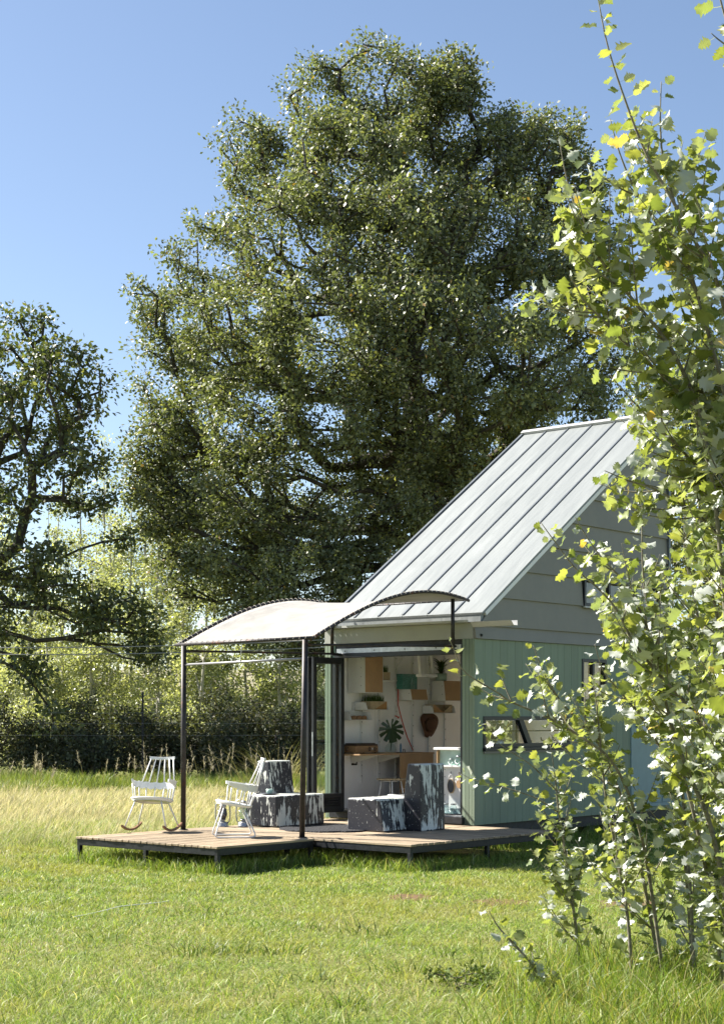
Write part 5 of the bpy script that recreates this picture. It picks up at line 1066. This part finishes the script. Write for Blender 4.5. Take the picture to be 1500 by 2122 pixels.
def sapling(label, path, Yb, Yt, shoots, size, seed, r0=.0115, leaf_from=None, extra=(), gap=.030, slen=(.28, .7)):
    """path = frame points from foot to tip, at distance Yb at the foot and Yt at the tip"""
    r = random.Random(seed); n = len(path); leaf_from = leaf_from if leaf_from is not None else (.05 if Yb > 9.6 else .28)
    ps = [to_world(p[0], p[1], Yb+(Yt-Yb)*i/(n-1)) for i, p in enumerate(path)]; ps[0].z = -.02
    st = spline(ps, 42); base = ps[0].copy(); base.z = 0
    t = thing('poplar_sapling', label, 'sapling', base, 0, 'white poplar saplings')
    rad = [r0*(1-i/42)**.8 + .0022 for i in range(43)]
    MB().tube([p-base for p in st], rad, 6).build('stem', M_STEM, t)
    lines = [(st, leaf_from, 1.0)]
    for i in range(int(shoots*1.2)):
        u = r.uniform(max(.05, leaf_from-.1), .76); k = int(u*42); d = (st[min(k+2, 42)]-st[k-2]).normalized(); p = st[k]
        side = d.cross(Vector((r.gauss(0, 1), r.gauss(0, 1), r.gauss(0, .6)))).normalized(); ln = r.uniform(*slen)*(1.2-u*.8)
        dirv = (d*.75 + side*.72 + Vector((0, 0, .12))).normalized(); q = [p, p+dirv*ln*.35, p+(dirv+Vector((0, 0, .10))).normalized()*ln*.7, p+(dirv+Vector((0, 0, .18))).normalized()*ln]
        lines.append((spline(q, 14), .12, .85))
    for e in extra:
        lines.append((spline([to_world(p[0], p[1], Yb+(Yt-Yb)*p[2]) for p in e], 16), .12, .9))
    for (ln, u0, sc) in lines[1:]:
        m_ = len(ln); MB().tube([p-base for p in ln], [.0045*(1-i/m_)+.0013 for i in range(m_)], 5).build('branch', M_STEM, t)
    spots = []
    for (ln, u0, sc) in lines:
        tot = sum((ln[i+1]-ln[i]).length for i in range(len(ln)-1)); s = tot*u0; ang = r.uniform(0, 6.28); 
        acc = 0; i = 0
        while s < tot:
            while i < len(ln)-2 and acc + (ln[i+1]-ln[i]).length < s: acc += (ln[i+1]-ln[i]).length; i += 1
            sg = ln[i+1]-ln[i]; u = min(1, (s-acc)/max(sg.length, 1e-6)); p = ln[i]+sg*u; d = sg.normalized(); ang += 2.4 + r.gauss(0, .35)
            f_ = s/tot; spots.append((p, d, ang, sc*(1.0 if f_ < .82 else 1.0-.45*(f_-.82)/.18))); s += gap*r.uniform(.7, 1.35)
    made = []
    for (p, d, ang, sc) in spots:
        if p.z < .06 or p.y < .5: continue
        px = CX+F_PX*p.x/p.y; py = HY-F_PX*(p.z-CAM_Z)/p.y
        if px > 1760 or py < -260: continue
        a = d.orthogonal().normalized(); b_ = d.cross(a); o = (a*math.cos(ang)+b_*math.sin(ang))
        X_ = (o*.95 + d*.35 + Vector((r.gauss(0, .25), r.gauss(0, .25), r.gauss(-.15, .3)))).normalized()
        Zt = (Vector((0, 0, .6)) + d*.4 + Vector((r.gauss(0, .7), r.gauss(0, .7), r.gauss(0, .5)))) * (1 if r.random() < .62 else -1)
        Zt = (Zt - X_*Zt.dot(X_)); 
        if Zt.length < .05: Zt = X_.orthogonal()
        Zt.normalize(); Yv = Zt.cross(X_); L_ = size*sc*r.uniform(.45, .98)
        M_ = Matrix((X_, Yv, Zt)).transposed().to_4x4(); made.append((L_/p.y, M_, p-base + X_*L_*.45, L_))
    made.sort(key=lambda q: -q[0])
    for (_, M_, p, L_) in made[:300]:
        me = LEAVES[r.randrange(14)] if r.random() > .010 else LEAVES[14]
        o = bpy.data.objects.new('leaf', me); COL.objects.link(o); o.parent = t; o.matrix_local = Matrix.Translation(p) @ M_ @ Matrix.Diagonal((L_, L_*r.uniform(.9, 1.15), L_, 1))
    rest = made[300:]
    if rest:                                    # the smallest leaves of a full sapling, joined
        VV, FF, CC, SS, off = [], [], [], [], 0
        for (_, M_, p, L_) in rest:
            co, tri, sz, col = LEAF_DATA[r.randrange(14)]; A = np.array(M_.to_3x3()); VV.append((co*L_) @ A.T + np.array(p)); FF.append(tri + off); CC.append(col); SS.append(sz); off += len(co)
        big_mesh('small_leaves', np.concatenate(VV), np.concatenate(SS), np.concatenate(FF), np.concatenate(CC), POPLEAF, t, True)['kind'] = 'stuff'
    return len(made)
SAP = [
 ('tallest poplar sapling, its bare tip leaving the top of the picture', [(1640,2195),(1600,1600),(1545,900),(1490,600),(1440,500),(1385,400),(1340,320),(1300,220),(1258,90),(1232,-45)], 8.4, 8.3, 12, .112, {}),
 ('poplar sapling with the short upright tip right of the tallest one', [(1590,2178),(1562,1500),(1512,900),(1470,700),(1430,560),(1400,430),(1374,330),(1368,250),(1370,168)], 8.6, 8.5, 14, .105, {}),
 ('poplar sapling whose thin tip stands left of the tallest stem', [(1600,2155),(1570,1500),(1530,950),(1480,720),(1410,580),(1370,480),(1320,400),(1285,320),(1264,245)], 8.9, 8.7, 14, .10, {}),
 ('poplar sapling with the leftmost leafy tip against the great oak', [(1560,2170),(1520,1500),(1470,950),(1400,740),(1310,620),(1260,560),(1215,490),(1195,440),(1172,360),(1158,285)], 8.7, 8.6, 16, .108, {}),
 ('poplar sapling arching left above the roof ridge', [(1640,2150),(1590,1400),(1560,950),(1499,837),(1425,802),(1364,769),(1285,700),(1240,653),(1210,623),(1192,590),(1180,570)], 8.9, 8.6, 16, .102, {}),
 ('poplar sapling crossing the peak of the roof', [(1620,2150),(1590,1500),(1560,1150),(1499,1008),(1464,985),(1413,934),(1367,888),(1310,830),(1262,775)], 8.95, 8.8, 16, .10, {}),
 ('poplar sapling with drooping twig across the upper gable', [(1590,2130),(1570,1600),(1530,1200),(1480,1100),(1430,1060),(1364,1017),(1300,995),(1252,975)], 9.2, 9.0, 15, .10, {}),
 ('poplar sapling with silvery leaves over the gable window', [(1560,2085),(1530,1750),(1480,1560),(1430,1470),(1381,1414),(1342,1371),(1306,1320),(1277,1263),(1240,1220),(1194,1180),(1155,1130),(1120,1082)], 9.95, 9.8, 13, .105, {}),
 ('poplar sapling with the second silvery tip over the gable', [(1500,2060),(1480,1900),(1440,1700),(1400,1550),(1365,1400),(1340,1300),(1300,1215),(1250,1160),(1215,1112),(1192,1072)], 10.4, 10.2, 13, .10, {}),
 ('upright poplar sapling with pale straight tip beside the gable window', [(1440,2042),(1430,1850),(1410,1600),(1380,1400),(1342,1250),(1332,1180),(1330,1100),(1328,1030)], 10.7, 10.5, 15, .095, {}),
 ('upright poplar sapling near the right edge, pale tip at ridge height', [(1502,2065),(1500,1850),(1490,1600),(1470,1400),(1440,1250),(1420,1150),(1418,1090),(1420,1010)], 10.3, 10.2, 18, .10, {}),
 ('poplar sapling with the long low arm reaching across the doorway', [(1376,2032),(1350,1850),(1330,1740),(1300,1640),(1262,1572),(1212,1533),(1140,1490),(1064,1457),(1030,1435),(962,1392),(940,1345),(928,1318)], 10.9, 10.5, 9, .095, {'leaf_from': .25, 'slen': (.2, .45), 'gap': .052}),
 ('small upright poplar sapling standing alone right of the deck', [(1202,1995),(1190,1900),(1180,1824),(1166,1732),(1156,1672),(1150,1610),(1140,1545)], 11.7, 11.6, 16, .09, {'leaf_from': .12, 'slen': (.18, .5), 'extra': [[(1158,1685,.6),(1111,1655,.7),(1050,1634,.7),(982,1617,.7),(950,1600,.7)], [(1154,1640,.8),(1105,1590,.8),(1062,1560,.8),(1020,1530,.8),(990,1490,.8)], [(1187,1880,.4),(1150,1820,.4),(1120,1790,.4),(1100,1760,.4)]]}),
 ('smallest poplar shoot leaning left in the lower lawn', [(1155,2064),(1110,2010),(1068,1960),(1035,1925),(1012,1888)], 10.3, 10.3, 5, .075, {'leaf_from': .1, 'slen': (.1, .28), 'r0': .009}),
 ('poplar sapling with a leafy tip in front of the green wall', [(1370,2020),(1336,1840),(1310,1720),(1250,1560),(1197,1493),(1161,1453),(1125,1392),(1105,1338)], 11.2, 11.0, 12, .095, {}),
 ('thick-stemmed poplar sapling in front of the blue hatch', [(1540,2065),(1500,1840),(1468,1700),(1432,1616),(1400,1530),(1375,1440),(1350,1370),(1325,1300)], 10.2, 10.1, 17, .105, {'r0': .018}),
 ('thin poplar sapling between the small one and the thick one', [(1436,2025),(1424,1840),(1408,1680),(1380,1560),(1340,1500),(1290,1440),(1250,1390),(1232,1335)], 11.05, 10.9, 15, .095, {}),
 ('slim poplar sapling rising in front of the window strip', [(1310,2035),(1300,1900),(1275,1760),(1255,1650),(1245,1560),(1238,1480),(1228,1400)], 10.85, 10.8, 13, .085, {}),
 ('right-hand poplar sapling cut by the picture edge at mid height', [(1560,2120),(1545,1800),(1520,1500),(1490,1300),(1465,1180),(1450,1080),(1445,960)], 9.4, 9.3, 18, .10, {}),
 ('leafy poplar sapling behind the thick one near the right edge', [(1470,1990),(1475,1800),(1470,1600),(1450,1450),(1440,1350),(1430,1280),(1425,1200)], 11.8, 11.7, 16, .095, {}),
 ('nearest poplar sapling with big leaves in the top right corner', [(1840,2390),(1780,1300),(1670,500),(1600,280),(1545,130),(1510,60),(1478,-60)], 6.6, 6.5, 2, .115, {'leaf_from': .70, 'gap': .05, 'slen': (.15, .3)}),
]
tot = 0
for i, (lab, path, yb, yt, sh_, sz, kw) in enumerate(SAP): kw.setdefault('gap', .029 if i < 7 else .028); tot += sapling(lab, path, yb, yt, sh_, sz*(1.2 if i < 7 else 1.2), 200+i, **kw)
print('poplar leaves', tot)
# low twiggy weed beside the smallest shoot and a fallen leaf
t = thing('twiggy_weed', 'low dark twiggy weed left of the smallest poplar shoot', 'weed', (.62, 10.6, 0)); rng = np.random.default_rng(9); C_ = np.stack([rng.uniform(-.2, .22, 26), rng.uniform(-.15, .15, 26), rng.uniform(.03, .13, 26)], 1)
nodes, par, rad = grow([(0, 0, 0), (0, 0, .03), (0, 0, .06)], C_, rng, step=.06, tip=.0018); wood_mesh('trunk', nodes, par, rad, M_SHRUBWOOD, t, 4); big_mesh('crown', *leaf_cloud(C_, np.full(26, .05), 16, .035, [(.09, .13, .035), (.13, .17, .05)], [.6, .4], rng), SHRUB, t)
fl = bpy.data.objects.new('fallen_leaf', leaf_mesh(60, (.50, .22, .04))); COL.objects.link(fl); fl.location = W(1.62, -.55, .10); fl.scale = (.11,)*3; fl.rotation_euler = (R(20), R(-15), R(200)); tag(fl, 'orange fallen leaf on the grass beside the deck', 'leaf')
hs_ = MB().tube([((px-CX)/F_PX*(F_PX*1.77/(py-HY)), F_PX*1.77/(py-HY), .018) for (px, py) in ((150, 1906), (200, 1896), (250, 1883), (330, 1875), (350, 1872))], .0045, 6).build('hose', mat('pale_hose', (.75, .75, .70), .5)); tag(hs_, 'thin pale hose lying in the lawn at the left', 'hose')
